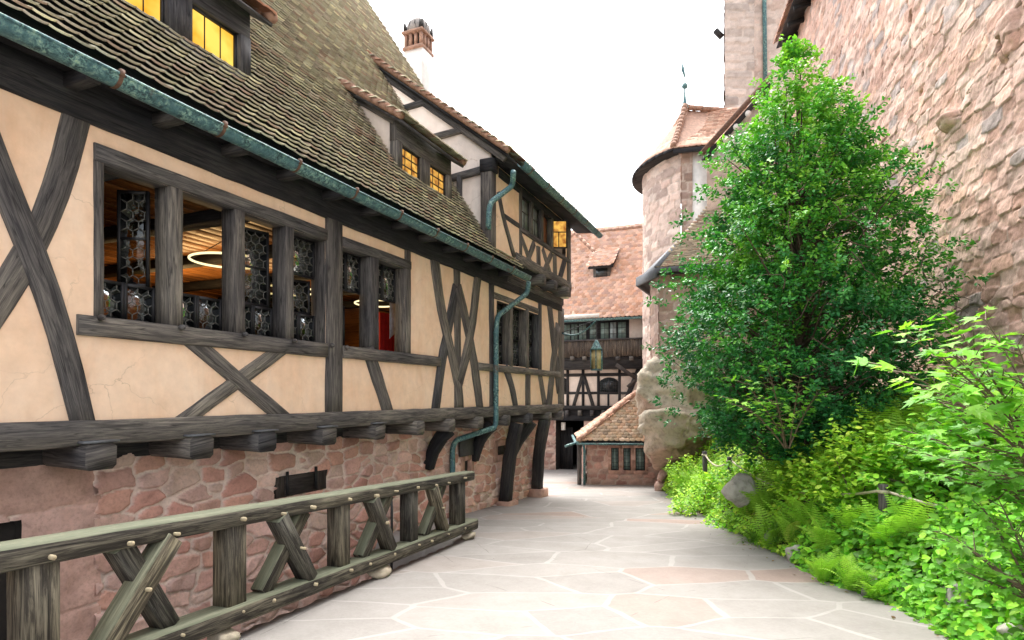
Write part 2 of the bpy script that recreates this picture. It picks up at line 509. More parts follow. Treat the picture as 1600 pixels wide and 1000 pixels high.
def paving():
    m, nt, b, out = newmat('sandstone_paving')
    o = objco(nt)
    w = nt.nodes.new('ShaderNodeTexNoise'); w.inputs['Scale'].default_value = 1.1; w.inputs['Detail'].default_value = 2
    nt.links.new(o, w.inputs['Vector'])
    va = nd(nt, 'ShaderNodeVectorMath', operation='MULTIPLY_ADD'); nt.links.new(w.outputs['Color'], va.inputs[0])
    va.inputs[1].default_value = (.16, .16, 0); nt.links.new(o, va.inputs[2])
    mp = mapping(nt, va.outputs[0], (.78, 1.5, 0), (0, 0, R(9)))
    def vor(feat):
        v = nt.nodes.new('ShaderNodeTexVoronoi'); v.voronoi_dimensions = '2D'; v.feature = feat
        v.inputs['Scale'].default_value = .92; v.inputs['Randomness'].default_value = 1.0
        nt.links.new(mp, v.inputs['Vector']); return v
    ve, vc = vor('DISTANCE_TO_EDGE'), vor('F1')
    sp = nt.nodes.new('ShaderNodeSeparateColor'); nt.links.new(vc.outputs['Color'], sp.inputs[0])
    c = ramp(nt, sp.outputs[0], [(.0, (.248, .232, .215)), (.3, (.282, .264, .245)), (.6, (.264, .248, .23)), (.8, (.287, .268, .248)), (.92, (.29, .252, .226)), (1.0, (.285, .215, .185))])
    n1 = noise(nt, o, 2.2, 6, .65); n2 = noise(nt, o, 26, 5, .7)
    c = mixc(nt, .6, c, ramp(nt, n1, [(.3, (.78, .77, .76)), (.7, (1.1, 1.1, 1.1))]), 'MULTIPLY')
    c = mixc(nt, .35, c, ramp(nt, n2, [(.3, (.75, .74, .73)), (.7, (1.1, 1.1, 1.1))]), 'MULTIPLY')
    jn = noise(nt, o, 3.3, 3, .6)
    jm = nd(nt, 'ShaderNodeMath', operation='MULTIPLY_ADD'); nt.links.new(jn, jm.inputs[0]); jm.inputs[1].default_value = -.035
    nt.links.new(ve.outputs['Distance'], jm.inputs[2])
    jf = ramp(nt, jm.outputs[0], [(.0, (.75, .75, .75)), (.003, (.6, .6, .6)), (.0075, (0, 0, 0))])
    c = mixc(nt, jf, c, mixc(nt, n1, (.28, .262, .242), (.38, .362, .338)))
    ns = noise(nt, o, .9, 6, .7, .6)
    c = mixc(nt, ramp(nt, ns, [(.55, (0, 0, 0)), (.72, (.45, .45, .45))]), c, (.2, .185, .165))
    v2 = nt.nodes.new('ShaderNodeTexVoronoi'); v2.voronoi_dimensions = '2D'; v2.feature = 'DISTANCE_TO_EDGE'; v2.inputs['Scale'].default_value = .55
    nt.links.new(va.outputs[0], v2.inputs['Vector'])
    cm = nd(nt, 'ShaderNodeMath', operation='MULTIPLY'); nt.links.new(ramp(nt, v2.outputs['Distance'], [(0, (.8, .8, .8)), (.004, (0, 0, 0))]), cm.inputs[0]); nt.links.new(ramp(nt, jn, [(.5, (0, 0, 0)), (.6, (1, 1, 1))]), cm.inputs[1])
    c = mixc(nt, cm.outputs[0], c, (.09, .08, .07))
    nt.links.new(c, b.inputs['Base Color']); setin(b, Roughness=.85); b.inputs['Specular IOR Level'].default_value = .25
    hh = mixc(nt, jf, n2, (.1, .1, .1))
    bump(nt, b, hh, .35, .012)
    return m
M['paving'] = paving()

# ------------------------------------------------------------------ frames
F = 951.0
D = np.array([.3957, .9184]); NN = np.array([.9184, -.3957])     # along the house front / out of it
WD = 5.42
TH = math.atan2(D[1], D[0])
def ray(u, v): return (u - 800) / F, (620 - v) / F
def hp(u, v, y=0.0):
    a, b = ray(u, v)
    Y = -(WD + y) / (NN[0] * a + NN[1])
    return (D[0] * a * Y + D[1] * Y, b * Y)
def hs(u, y=0.0): return hp(u, 620, y)[0]
def h2w(s, y, z):
    return (-WD * NN[0] + D[0] * s - NN[0] * y, -WD * NN[1] + D[1] * s - NN[1] * y, z)
def gz(Y, X=0.0): return -1.68 - .059 * Y if Y < 27 else -3.273 - .01 * (Y - 27)
M['redstone'] = plain('red_sandstone', (.4, .24, .18), .9, 0, .25, 8)
# ================================================================== TIMBER HOUSE (left)
HZ = 2.7
house = thing('timber_house', 'long half timbered house with mossy tiled roof, jettied over a red sandstone base', 'house',
              (-WD * NN[0], -WD * NN[1], -HZ), TH)
def hb(mb, name, mat, parent=None, smooth=False):
    mb.v = [(x, y, z + HZ) for x, y, z in mb.v]
    return mb.build(name, M[mat], parent or house, smooth)
pr = 0
def proud():
    global pr
    pr = (pr + 1) % 7
    return .018 + pr * .0028

def vpost(u0, u1, z0, z1, name='post', d=.2, y=0.0, jit=.035, mat='timber', back=None):
    s0, s1 = hs(u0, y), hs(u1, y)
    p = proud(); c = (s0 + s1) / 2
    dd = back if back else d
    mb = MB().beam([(c, y - p + dd / 2, z0), (c, y - p + dd / 2, z1)], s1 - s0, dd, (0, 1, 0), .012, jit)
    return hb(mb, name, mat)
def hbeam(s0, s1, z0, z1, name='rail', d=.2, y=0.0, jit=.03, mat='timber', extra=0.0):
    p = proud() + extra; c = (z0 + z1) / 2
    mb = MB().beam([(s0, y - p + d / 2, c), (s1, y - p + d / 2, c)], z1 - z0, d, (0, 1, 0), .014, jit)
    return hb(mb, name, mat)
def brace(px, wpx, name='brace', y=0.0, d=.14, jit=.05, mat='timber', extra=0.0, taper=None):
    pts = [hp(u, v, y) for u, v in px]
    m = len(px) // 2
    (u, v) = px[m]
    hw = abs(hs(u + wpx / 2, y) - hs(u - wpx / 2, y))
    a, b = pts[0], pts[-1]
    ang = math.atan2(abs(b[1] - a[1]), abs(b[0] - a[0]))
    w = max(.06, hw * math.sin(ang))
    p = proud() + extra
    mb = MB().beam([(s, y - p + d / 2, z) for s, z in pts], w, d, (0, 1, 0), .012, jit, .2, taper)
    return hb(mb, name, mat)

S_END = 16.0
Z_SILL0, Z_SILL1 = .52, .70
Z_HEAD0, Z_HEAD1 = 2.05, 2.19
Z_PL = 2.35
# window openings of the front (s ranges)
W_MAIN = (hs(161), hs(508)); W_TWO = (hs(533), hs(632)); W_THREE = (hs(776), hs(843))
WZ = (Z_SILL1, Z_HEAD0)

# plaster skin of the front with window holes
def plaster_front(s0, s1, z0, z1, y, holes, name, mat, cell=.09):
    ns = int((s1 - s0) / cell) + 1; nz = int((z1 - z0) / cell) + 1
    s = np.linspace(s0, s1, ns); z = np.linspace(z0, z1, nz)
    for a, b, c, d in holes:                   # snap the grid to the openings
        for k in (a, b): s[np.argmin(abs(s - k))] = k
        for k in (c, d): z[np.argmin(abs(z - k))] = k
    S, Zc = np.meshgrid(s, z, indexing='ij')
    yy = y + .014 * fbm(S * .9, Zc * .9, 3.3, 3) + .003 * fbm(S * 5, Zc * 5, 1.3, 3)
    sc = (s[:-1] + s[1:]) / 2; zc = (z[:-1] + z[1:]) / 2
    SS, ZZ = np.meshgrid(sc, zc, indexing='ij'); dm = np.zeros(SS.shape, bool)
    for a, b, c, d in holes: dm |= (SS > a) & (SS < b) & (ZZ > c) & (ZZ < d)
    return grid_obj(name, np.stack([S, yy, Zc + HZ], -1), None, M[mat], house, dm, True)
plaster_front(-3, S_END, -.3, 2.75, 0, [W_MAIN + WZ, W_TWO + WZ, W_THREE + WZ], 'plaster_wall', 'plaster')
# end wall, back wall, floor under the jetty
mb = MB().box((S_END - .2, .02, -.3), (S_END - .01, 9, 4.6)).box((-3, 8.8, -.3), (S_END - .2, 9, 2.7)).box((-3, .02, -.3), (-2.8, 8.8, 2.7))
hb(mb, 'rear_wall', 'plaster_light')
mb = MB().slab([(-3, .04, -.36), (S_END, .04, -.36), (S_END, 9, -.36), (-3, 9, -.36)], (0, 0, .1))
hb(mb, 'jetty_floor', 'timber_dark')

# --- horizontal timbers
hbeam(-3, S_END, -.42, -.2, 'sill_beam', .26, extra=.034)
hbeam(hs(118), hs(508), Z_SILL0, Z_SILL1, 'window_rail', .24, extra=.024)
hbeam(hs(533), hs(685), Z_SILL0 + .01, Z_SILL1 + .0, 'window_rail', .22, extra=.024)
hbeam(hs(745), hs(874), Z_SILL0 + .01, Z_SILL1 - .02, 'window_rail', .2, extra=.022)
hbeam(hs(145), hs(508), Z_HEAD0, Z_HEAD1 + .01, 'lintel', .26, extra=.01)
hbeam(hs(533), hs(640), Z_HEAD0, Z_HEAD1, 'lintel', .24)
hbeam(hs(770), hs(845), Z_HEAD0 + .02, Z_HEAD1 + .02, 'lintel', .24)
hbeam(-3, S_END, Z_PL, 2.7, 'wall_plate', .3, mat='timber_dark', extra=.02)
# --- posts
vpost(145, 161, .68, Z_HEAD0 + .01, 'post', .24)
for a, b in ((262, 284), (365, 381), (443, 457)):
    vpost(a, b, Z_SILL1 - .02, Z_HEAD0 + .02, 'mullion_post', .22)
vpost(508, 533, -.22, Z_PL + .02, 'post', .28, jit=.02)
vpost(578, 591, Z_SILL1 - .02, Z_HEAD0 + .02, 'mullion_post', .22)
vpost(632, 641, .66, Z_PL + .02, 'post', .22)
vpost(764, 771, -.22, Z_PL + .02, 'post', .2)
for a, b in ((796, 800), (821, 825)): vpost(a, b, .63, Z_HEAD0 + .04, 'mullion_post', .22)
vpost(841, 845, .63, Z_PL, 'post', .2)
vpost(872, 880, -.3, Z_PL + .1, 'corner_post', .26)
# --- braces
brace([(-52, 140), (-14, 245), (18, 320), (49, 388), (75, 456), (93, 524), (111, 592), (131, 672)], 45, jit=.04, extra=.02, d=.16)
brace([(124, 160), (103, 255), (70, 345), (22, 435), (-50, 545)], 48, jit=.04, taper=(1.05, .95))
brace([(282, 518), (355, 580), (448, 658)], 40, extra=.006)
brace([(458, 532), (375, 592), (276, 665)], 36)
brace([(574, 545), (609, 655)], 17)
brace([(678, 405), (688, 482), (702, 545), (716, 600), (718, 640)], 12)
brace([(746, 430), (738, 500), (727, 558), (716, 598)], 11)
brace([(713.5, 412), (714.5, 520), (714.5, 642)], 10, jit=.03, d=.12)
brace([(712, 448), (700, 510), (688, 572), (679, 645)], 12, extra=.008)
brace([(714, 448), (731, 516), (741, 572), (750, 645)], 11, extra=.006)
brace([(789, 574), (799, 600), (806, 642)], 8)
brace([(824, 578), (824, 642)], 7)
brace([(857, 470), (867, 560), (873, 612)], 7)
brace([(871, 508), (864, 560), (856, 642)], 7, extra=.006)
brace([(843, 583), (852, 640)], 6)
# carved wooden pegs along the window rail
for u, v in ((150, 497), (276, 512), (375, 523), (453, 533), (512, 540), (535, 543)):
    s, z = hp(u, v)
    o = hb(MB().lathe((0, 0, 0), [(.004, 0), (.03, .01), (.024, .05), (.004, .06)], 8), 'peg', 'timber')
    o.data.transform(Matrix.Translation((s, -.05, z + HZ)) @ Matrix.Rotation(R(90), 4, 'X') @ Matrix.Translation((0, 0, -HZ)))

# --- jetty joists (heads under the sill beam)
ju = [28 - 60, 155, 312, 415, 512, 592, 655, 704, 749, 792, 828, 858, 877]
jsx = [hs(u, -.1) for u in ju[1:]]
jsx = [jsx[0] - (jsx[1] - jsx[0])] + jsx
for i, s in enumerate(jsx):
    w = .27 if i < 5 else .24
    mb = MB().beam([(s, -.13, -.51), (s, -.02, -.5), (s, .9, -.49)], w, .23, (0, 0, 1), .035, .03)
    j = hb(mb, 'joist', 'timber')
    if i < 6:
        hb(MB().box((s - w / 2 - .015, -.15, -.395), (s + w / 2 + .015, .0, -.375), .004), 'lead_cap', 'flash', j)
hb(MB().box((-3, .46, -.6), (15.5, .62, -.4)), 'wall_plate', 'timber_dark')

# --- sandstone base
PAL_RED = [(.54, .3, .24), (.6, .37, .3), (.52, .28, .225), (.64, .43, .355), (.58, .35, .29), (.57, .325, .25), (.66, .48, .4), (.6, .4, .34)]
MORT = (.74, .6, .52)
hatch = (hs(427, .5), hs(508, .5), hp(468, 771, .5)[1], hp(468, 740, .5)[1])
door_l = (hs(-120, .5), hs(30, .5), -2.9, -1.05)
slotw = (hs(774, .5), hs(791, .5), hp(782, 712, .5)[1], hp(782, 695, .5)[1])
cell_o = (hs(722, .5), hs(733, .5), hp(728, 740, .5)[1], hp(728, 718, .5)[1])
def base_wall(name, s0, s1, cw, ch, seed, cell, rel, drop=(), pal=None, **kw):
    a = h2w(s0, .5, 0); b = h2w(s1, .5, 0)
    dr = [(x0 - s0, x1 - s0, e, f) for x0, x1, e, f in drop]
    return stone_wall(name, a[:2], b[:2], -3.6, -.56, cell, M['stone'], house, cw, ch, seed, pal or PAL_RED, MORT, rel, dr, **kw)
sA = hs(155, .5)
base_wall('ashlar_wall', -3, sA, 1.0, .5, 4, .018, .016, [door_l], mw=(.012, .03), jit=.4, pw=8, warp=.02, rough=.012, pal=[(.56, .36, .3), (.6, .4, .34), (.53, .33, .275), (.58, .37, .3)])
base_wall('stone_base', sA - .06, 15.5, .36, .19, 5, .0145, .038, [hatch, slotw, cell_o], mw=(.115, .165), jit=.82, rough=.012, pw=4.2, warp=.085, tilt=1.2)
mb = MB().box((-3, .6, -3.6), (15.4, .9, -.5))
hb(mb, 'wall_core', 'dark')
a = h2w(15.5, .5, 0); b = h2w(15.5, 6, 0)
stone_wall('stone_return', a[:2], b[:2], -3.6, -.4, .045, M['stone'], house, .33, .2, 15, PAL_RED, MORT, .04, mw=(.05, .2))
# wooden hatch and stone surround
s0, s1, z0, z1 = hatch
mb = MB().box((s0 + .01, .47, z0), (s0 + .16, .52, z1), .004).box((s0 + .165, .465, z0), (s1 - .2, .52, z1 - .01), .004).box((s1 - .195, .47, z0), (s1 - .01, .52, z1), .004)
h = hb(mb, 'cellar_hatch', 'plank')
hb(MB().box((s0 + .18, .44, z1 - .24), (s0 + .22, .47, z1 + .06)).box((s1 - .26, .44, z1 - .24), (s1 - .22, .47, z1 + .07)), 'hinge', 'iron', h)
s0, s1, z0, z1 = slotw
hb(MB().box((s0 - .12, .53, z0 - .1), (s1 + .12, .6, z1 + .1)), 'vent_opening', 'dark')
hb(MB().box((s0 - .13, .44, z0 - .12), (s0 + .02, .58, z1 + .12), .015).box((s1 - .02, .44, z0 - .12), (s1 + .13, .58, z1 + .12), .015).box((s0 + .02, .443, z1 - .02), (s1 - .02, .58, z1 + .13), .015).box((s0 + .02, .443, z0 - .13), (s1 - .02, .58, z0 + .02), .015), 'vent_surround', 'redstone')
s0, s1, z0, z1 = cell_o
hb(MB().box((s0 - .12, .53, z0 - .1), (s1 + .12, .6, z1 + .1)), 'vent_opening', 'dark')
hb(MB().box((s0 - .13, .44, z0 - .12), (s0 + .02, .58, z1 + .12), .015).box((s1 - .02, .44, z0 - .12), (s1 + .13, .58, z1 + .12), .015).box((s0 + .02, .443, z1 - .02), (s1 - .02, .58, z1 + .13), .015).box((s0 + .02, .443, z0 - .13), (s1 - .02, .58, z0 + .02), .015), 'vent_surround', 'redstone')
s0, s1, z0, z1 = door_l
hb(MB().box((s0, .56, z0), (s1, .62, z1)), 'cellar_door', 'dark')
# grey board between the short brackets
s0, z0 = hp(719, 714, .42); s1, z1 = hp(742, 682, .42)
hb(MB().box((s0, .4, z0), (s1, .45, z1), .006), 'notice_board', 'wood_grey')
# brackets and props under the jetty
for u, vb in ((688, 728), (756, 716)):
    s = hs(u + 14, 0)
    zb = hp(u, vb, .45)[1]
    mb = MB().beam([(s, .02, -.6), (s, .2, -.72), (s, .36, zb + .3), (s, .44, zb)], .2, .2, (1, 0, 0), .02, .04, .12, (1.25, .8))
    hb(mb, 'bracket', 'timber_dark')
for u_t, u_b in ((806, 779), (850, 829)):
    st = hs(u_t, .0); sb = hs(u_b + 6, .4)
    zg = gz(14.5) + .1
    mb = MB().beam([(st, -.02, -.6), (st - .05, .05, -1.0), ((st + sb) / 2, .22, -1.6), (sb, .32, zg)], .26, .24, (1, 0, 0), .02, .05, .2)
    hb(mb, 'prop', 'timber_dark')
    hb(MB().box((sb - .25, .1, zg - .4), (sb + .25, .52, zg + .02), .03), 'prop_stone', 'redstone')
st = hs(830, 0)
mb = MB().beam([(st, 0, -.6), (st, .12, -.8), (st - .1, .34, -1.15), (st - .15, .45, -1.5)], .2, .2, (1, 0, 0), .02, .04, .12, (1.3, .7))
hb(mb, 'bracket', 'timber_dark')

# --- windows -------------------------------------------------------------
def hexlines(s0, s1, z0, z1, a):
    """segments of a pointy-top honeycomb clipped to the rectangle"""
    segs = []
    w = a * math.sqrt(3); rows = int((z1 - z0) / (1.5 * a)) + 3; cols = int((s1 - s0) / w) + 3
    for r in range(-1, rows):
        for c in range(-1, cols):
            cx = s0 + c * w + (w / 2 if r % 2 else 0); cz = z0 + r * 1.5 * a + .3 * a
            P = [(cx + a * math.sin(k * math.pi / 3), cz + a * math.cos(k * math.pi / 3)) for k in range(6)]
            for k in (0, 1, 2): segs.append((P[k], P[k + 1]))
    out = []
    for (x0, y0), (x1, y1) in segs:
        t0, t1 = 0.0, 1.0; dx, dy = x1 - x0, y1 - y0; ok = True
        for p, q in ((-dx, x0 - s0), (dx, s1 - x0), (-dy, y0 - z0), (dy, z1 - y0)):
            if abs(p) < 1e-9:
                if q < 0: ok = False
            else:
                t = q / p
                if p < 0: t0 = max(t0, t)
                else: t1 = min(t1, t)
        if ok and t1 - t0 > .03:
            out.append(((x0 + dx * t0, y0 + dy * t0), (x0 + dx * t1, y0 + dy * t1)))
    return out

def leaded(s0, s1, z0, z1, y, name='casement', a=.062, fr=.03, matg='glass', rot=None, lead='lead', split=0):
    """a leaded light: frame, glass, cames; rot = (hinge side, angle) swings it about a vertical edge"""
    mbs = [MB(), MB(), MB()]
    f = mbs[0]
    f.box((s0, y - .02, z0), (s0 + fr, y + .02, z1), .004).box((s1 - fr, y - .02, z0), (s1, y + .02, z1), .004)
    f.box((s0 + fr, y - .019, z0), (s1 - fr, y + .019, z0 + fr), .004).box((s0 + fr, y - .019, z1 - fr), (s1 - fr, y + .019, z1), .004)
    for k in range(split):
        zz = z0 + (z1 - z0) * (k + 1) / (split + 1)
        f.box((s0 + fr, y - .015, zz - .012), (s1 - fr, y + .015, zz + .012), .003)
    mbs[1].slab([(s0 + fr * .8, y, z0 + fr * .8), (s1 - fr * .8, y, z0 + fr * .8), (s1 - fr * .8, y, z1 - fr * .8), (s0 + fr * .8, y, z1 - fr * .8)], (0, .004, 0))
    for (xa, za), (xb, zb) in hexlines(s0 + fr, s1 - fr, z0 + fr, z1 - fr, a):
        mbs[2].beam([(xa, y - .003, za), (xb, y - .003, zb)], .008, .01, (0, 1, 0), .002)
    if rot:
        hs_, ang = rot
        T = Matrix.Translation((hs_, y, 0)) @ Matrix.Rotation(ang, 4, 'Z') @ Matrix.Translation((-hs_, -y, 0))
        for m in mbs: m.v = [tuple(T @ Vector(p)) for p in m.v]
    o = hb(mbs[0], name, 'iron')
    hb(mbs[1], 'glass', matg, o)
    if mbs[2].v: hb(mbs[2], 'leading', lead, o)
    return o
YW = .19
lights = [(hs(161), hs(262)), (hs(284), hs(365)), (hs(381), hs(443)), (hs(457), hs(508))]
ZM = 1.07
for i, (a, b) in enumerate(lights):
    m = (a + b) / 2
    leaded(a, m, Z_SILL1, ZM, YW, 'fixed_light'); leaded(m, b, Z_SILL1, ZM, YW, 'fixed_light')
    if i == 0:
        leaded(a + .02, m, ZM + .01, Z_HEAD0 - .03, YW + .04, rot=(a + .02, R(75)), split=1)
        leaded(m, b - .02, ZM + .01, Z_HEAD0 - .03, YW + .04, rot=(b - .02, R(-58)), split=1)
    elif i == 2:
        leaded(a + .05, b - .02, ZM + .01, Z_HEAD0 - .06, YW + .03, rot=(b - .02, R(-12)), split=1)
    elif i == 3:
        leaded(a, b, 1.55, Z_HEAD0, YW)
        leaded(a + .02, b - .02, ZM + .01, 1.53, YW + .05, rot=(b - .02, R(-25)))
lights2 = [(hs(533), hs(578)), (hs(591), hs(632))]
for i, (a, b) in enumerate(lights2):
    m = (a + b) / 2
    leaded(a, m, 1.5, Z_HEAD0, YW, 'fixed_light'); leaded(m, b, 1.5, Z_HEAD0, YW, 'fixed_light')
    if i == 0:
        leaded(a + .02, b - .02, .72, 1.35, YW + .25, rot=(b, R(-20)), split=1)
for a, b in ((776, 796), (800, 821), (825, 841)):
    a, b = hs(a), hs(b); m = (a + b) / 2
    o = leaded(a, b, Z_SILL1 - .04, 1.3, YW, 'fixed_light', a=.08)
    o = leaded(a, b, 1.32, Z_HEAD0, YW, 'casement', a=.08)

# --- room behind the windows
hb(MB().box((hs(776) - .3, .5, .2), (S_END - .3, .6, 2.3)), 'room_partition', 'dark')
mb = MB()
for k in range(26):
    y0 = .25 + k * .22
    mb.box((3.2, y0, 2.2 + .004 * (k % 3)), (12.4, y0 + .214, 2.235), .004)
hb(mb, 'ceiling', 'ceiling')
mb = MB()
for k in range(6):
    mb.box((3.6 + k * 1.55, .25, 2.06), (3.82 + k * 1.55, 6, 2.2), .012)
hb(mb, 'ceiling_beam', 'timber_dark')
hb(MB().box((3.0, 5.9, -.3), (12.6, 6.0, 2.3)).box((3.0, .3, -.3), (3.1, 5.9, 2.3)).box((12.5, .3, -.3), (12.6, 5.9, 2.3)), 'room_wall', 'ceiling')
hb(MB().box((3.0, .3, -.25), (12.6, 5.9, -.2)), 'room_floor', 'plank')
# bracing X on the inside of the far wall is left to the shadow

# --- main roof ------------------------------------------------------------
TP = 1.515; PIT = math.atan(TP); CP, SP = math.cos(PIT), math.sin(PIT)
EY, EZ = -.38, 2.72
RIDGE = 5.9
S0R, S1R = -3.4, 14.05
def roofpt(s, ct, off=0.0): return (s, EY + ct - off * SP, EZ + ct * TP + off * CP)
def tiles(name, mat, parent, O, X, Y, Zn, w, L, th, lift, pal, seed, jit=.006):
    if L == .24: L, lift, th = .15, .082, .021
    n = len(O); rg = np.random.default_rng(seed)
    tv = [(-.5, .12, 1), (-.28, .02, 1), (0, -.02, 1), (.28, .02, 1), (.5, .12, 1), (.5, 1, 0), (-.5, 1, 0),
          (-.5, .12, 0), (-.28, .02, 0), (0, -.02, 0), (.28, .02, 0), (.5, .12, 0)]
    tv = np.array(tv, float)
    tv2 = tv.copy()
    tv2[:, 0] *= w * .992; tv2[:, 1] *= L
    tv2[:5, 2] = lift + th; tv2[5:7, 2] = th; tv2[7:, 2] = lift
    tf = [[0, 1, 2, 3, 4, 5, 6], [0, 7, 8, 1], [1, 8, 9, 2], [2, 9, 10, 3], [3, 10, 11, 4], [4, 11, 5], [6, 7, 0]]
    O = O + Zn * rg.uniform(-.3, 1, (n, 1)) * jit + Y * rg.normal(0, 1, (n, 1)) * jit * .9
    tw = rg.normal(0, .022, (n, 1))
    X2 = X + Zn * tw; Zn2 = Zn - X * tw
    V, sz, ix = inst(tv2, tf, O, X2, Y, Zn2)
    pal = np.array(pal); c = pal[rg.integers(0, len(pal), n)] * rg.uniform(.8, 1.2, (n, 1))
    c = np.repeat(c[:, None, :], len(tv), 1)
    return npmesh(name, V, sz, ix, mat, parent, col=np.clip(c.reshape(-1, 3), .01, .9))
PAL_MOSS = [(0.703, 0.658, 0.448), (0.421, 0.389, 0.272), (0.469, 0.441, 0.314), (0.406, 0.366, 0.265), (0.516, 0.487, 0.348), (0.453, 0.411, 0.314), (0.391, 0.343, 0.257), (0.469, 0.404, 0.314), (0.531, 0.508, 0.38), (0.438, 0.329, 0.248)]
def plane_tiles(s0, s1, ct0, ct1, tp, ey, ez, expo, w, keep=None, z0=HZ, sag=0.0):
    cp, sp = math.cos(math.atan(tp)), math.sin(math.atan(tp))
    rows = int((ct1 - ct0) / cp / expo) + 1; cols = int((s1 - s0) / w) + 1
    r, c = np.meshgrid(np.arange(rows), np.arange(cols), indexing='ij')
    s = s0 + (c + .5 * (r % 2)) * w; ct = ct0 + r * expo * cp
    wob = .02 * fbm(s * .5, ct * .6, 4.4, 3)
    ct = ct + .03 * fbm(s * 1.1, ct * .5, 7.7, 3) * cp
    k = (s < s1) & (ct <= ct1)
    if keep is not None: k &= keep(s, ct)
    s, ct, wob = s[k], ct[k], wob[k]
    O = np.stack([s, ey + ct - wob * sp, ez + ct * tp + wob * cp + z0], -1)
    n = len(O)
    X = np.tile([1., 0, 0], (n, 1)); Y = np.tile([0, cp, sp], (n, 1)); Z = np.tile([0, -sp, cp], (n, 1))
    return O, X, Y, Z
DORM = [(8.32, 10.14), (3.50, 5.32)]
DY0, DCT1 = .615, 1.62
W_S0 = 10.95                                    # left side wall of the wing
def keep_main(s, ct):
    k = np.ones(s.shape, bool)
    for a, b in DORM:
        k &= ~((s > a + .05) & (s < b - .05) & (ct > DY0 + .02) & (ct < DCT1 - .05))
    k &= ~((s > W_S0 + .03) & (ct > .12) & (ct < 3.0))
    k &= ~((s > 12.2) & (ct < .2))
    return k
O, X, Y, Z = plane_tiles(S0R, S1R, 0, RIDGE, TP, EY, EZ, .1, .17, keep_main)
roof = tiles('roof', M['tile'], house, O, X, Y, Z, .17, .24, .02, .036, PAL_MOSS, 5, .005)
# boarding under the tiles, back slope, verge, ridge
mb = MB()
def slope_slab(s0, s1, c0, c1, off=-.03, th=.05):
    a, b, c, d = roofpt(s0, c0, off), roofpt(s1, c0, off), roofpt(s1, c1, off), roofpt(s0, c1, off)
    mb.slab([a, b, c, d], (0, th * SP, -th * CP))
slope_slab(S0R, DORM[1][0], .02, RIDGE); slope_slab(DORM[1][1], DORM[0][0], .02, RIDGE); slope_slab(DORM[0][1], W_S0, .02, RIDGE)
for a, b in DORM: slope_slab(a, b, .02, DY0); slope_slab(a, b, DCT1, RIDGE)
slope_slab(W_S0, 12.2, .02, .14); slope_slab(W_S0, S1R - .02, 3.05, RIDGE)
hb(mb, 'roof_boarding', 'timber_dark', roof)
yr = EY + RIDGE; zr = EZ + RIDGE * TP
mb = MB().slab([(S0R, yr, zr), (S1R, yr, zr), (S1R, yr + RIDGE, EZ), (S0R, yr + RIDGE, EZ)], (0, -.05, -.05))
hb(mb, 'rear_slope', 'flash', roof)
mb = MB()
for k in range(46): mb.tube([(S0R + k * .38, yr, zr + .02), (S0R + k * .38 + .4, yr, zr + .035)], .11, 8)
hb(mb, 'ridge_tiles', 'rust', roof)
hb(MB().slab([(S1R - .25, EY + 3.0, EZ + 4.4), (S1R - .25, yr, zr - .1), (S1R - .25, yr + RIDGE, EZ), (S1R - .25, EY + 3, EZ)], (-.15, 0, 0)), 'gable_wall', 'plaster_light')
hb(MB().beam([roofpt(S1R, 3.0, .0), roofpt(S1R, RIDGE, .0)], .16, .05, (1, 0, 0)), 'verge_board', 'timber_dark')
# soffit and eave board
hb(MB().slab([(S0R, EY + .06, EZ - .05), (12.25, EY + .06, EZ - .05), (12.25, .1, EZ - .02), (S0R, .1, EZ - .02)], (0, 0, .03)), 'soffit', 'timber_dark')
# rafter feet
for k in range(20): hb(MB().box((S0R + .3 + k * .78, EY + .05, EZ - .16), (S0R + .42 + k * .78, .1, EZ - .05), .01), 'rafter_foot', 'timber_dark')

# --- copper gutter ---------------------------------------------------------
def gutter(s0, s1, y, z, r, slope=0.0, seg=12):
    """half-round trough with a rolled front bead"""
    m = MB()
    n = int((s1 - s0) / .5) + 1
    prof = [(math.cos(a) * r, math.sin(a) * r) for a in [math.pi + math.pi * k / seg for k in range(seg + 1)]]
    pin = [(p * (1 - .05), q * .95) for p, q in prof[::-1]]
    ring = prof + pin
    rings = []
    for i in range(n + 1):
        s = s0 + (s1 - s0) * i / n
        dz = slope * (s - s0) + random.uniform(-.004, .004)
        rings.append([(s, y + p, z + q + dz) for p, q in ring])
    m.rings(rings)
    m.tube([(s0, y - r, z), (s1, y - r, z + slope * (s1 - s0))], .014, 8)
    return m
GY, GZ, GR = -.50, 2.60, .088
g = hb(gutter(S0R, 12.28, GY, GZ, GR), 'gutter', 'copper', smooth=True)
def straps(s0, s1, step, y, z, r, parent):
    k = s0
    while k < s1:
        mb = MB()
        rg_ = []
        for e in (-.018, .018):
            rg_.append([(k + e, y + math.cos(a) * (r + .006), z + math.sin(a) * (r + .006)) for a in [math.pi * .98 + math.pi * 1.04 * j / 12 for j in range(13)]])
        mb.rings(rg_, cap=False, closed=False)
        mb.box((k - .02, y - r - .022, z - .02), (k + .02, y - r + .012, z + .035), .004)
        hb(mb, 'strap', 'rust', parent)
        k += step
straps(3.24 - 4, 12.2, 1.005, GY, GZ, GR, g)
def pipe(pts, r, name='downpipe', parent=None):
    # round the bends
    P = [Vector(p) for p in pts]; out = [P[0]]
    for i in range(1, len(P) - 1):
        a, b, c = P[i - 1], P[i], P[i + 1]
        l = min(.12, (a - b).length * .45, (c - b).length * .45)
        q0 = b + (a - b).normalized() * l; q1 = b + (c - b).normalized() * l
        for k in range(6):
            t = k / 5; out.append(q0 * (1 - t) ** 2 + b * 2 * t * (1 - t) + q1 * t * t)
    out.append(P[-1])
    return hb(MB().tube(out, r, 12), name, 'copper', parent, True)
def hq(u, v, y): s, z = hp(u, v, y); return (s, y, z)
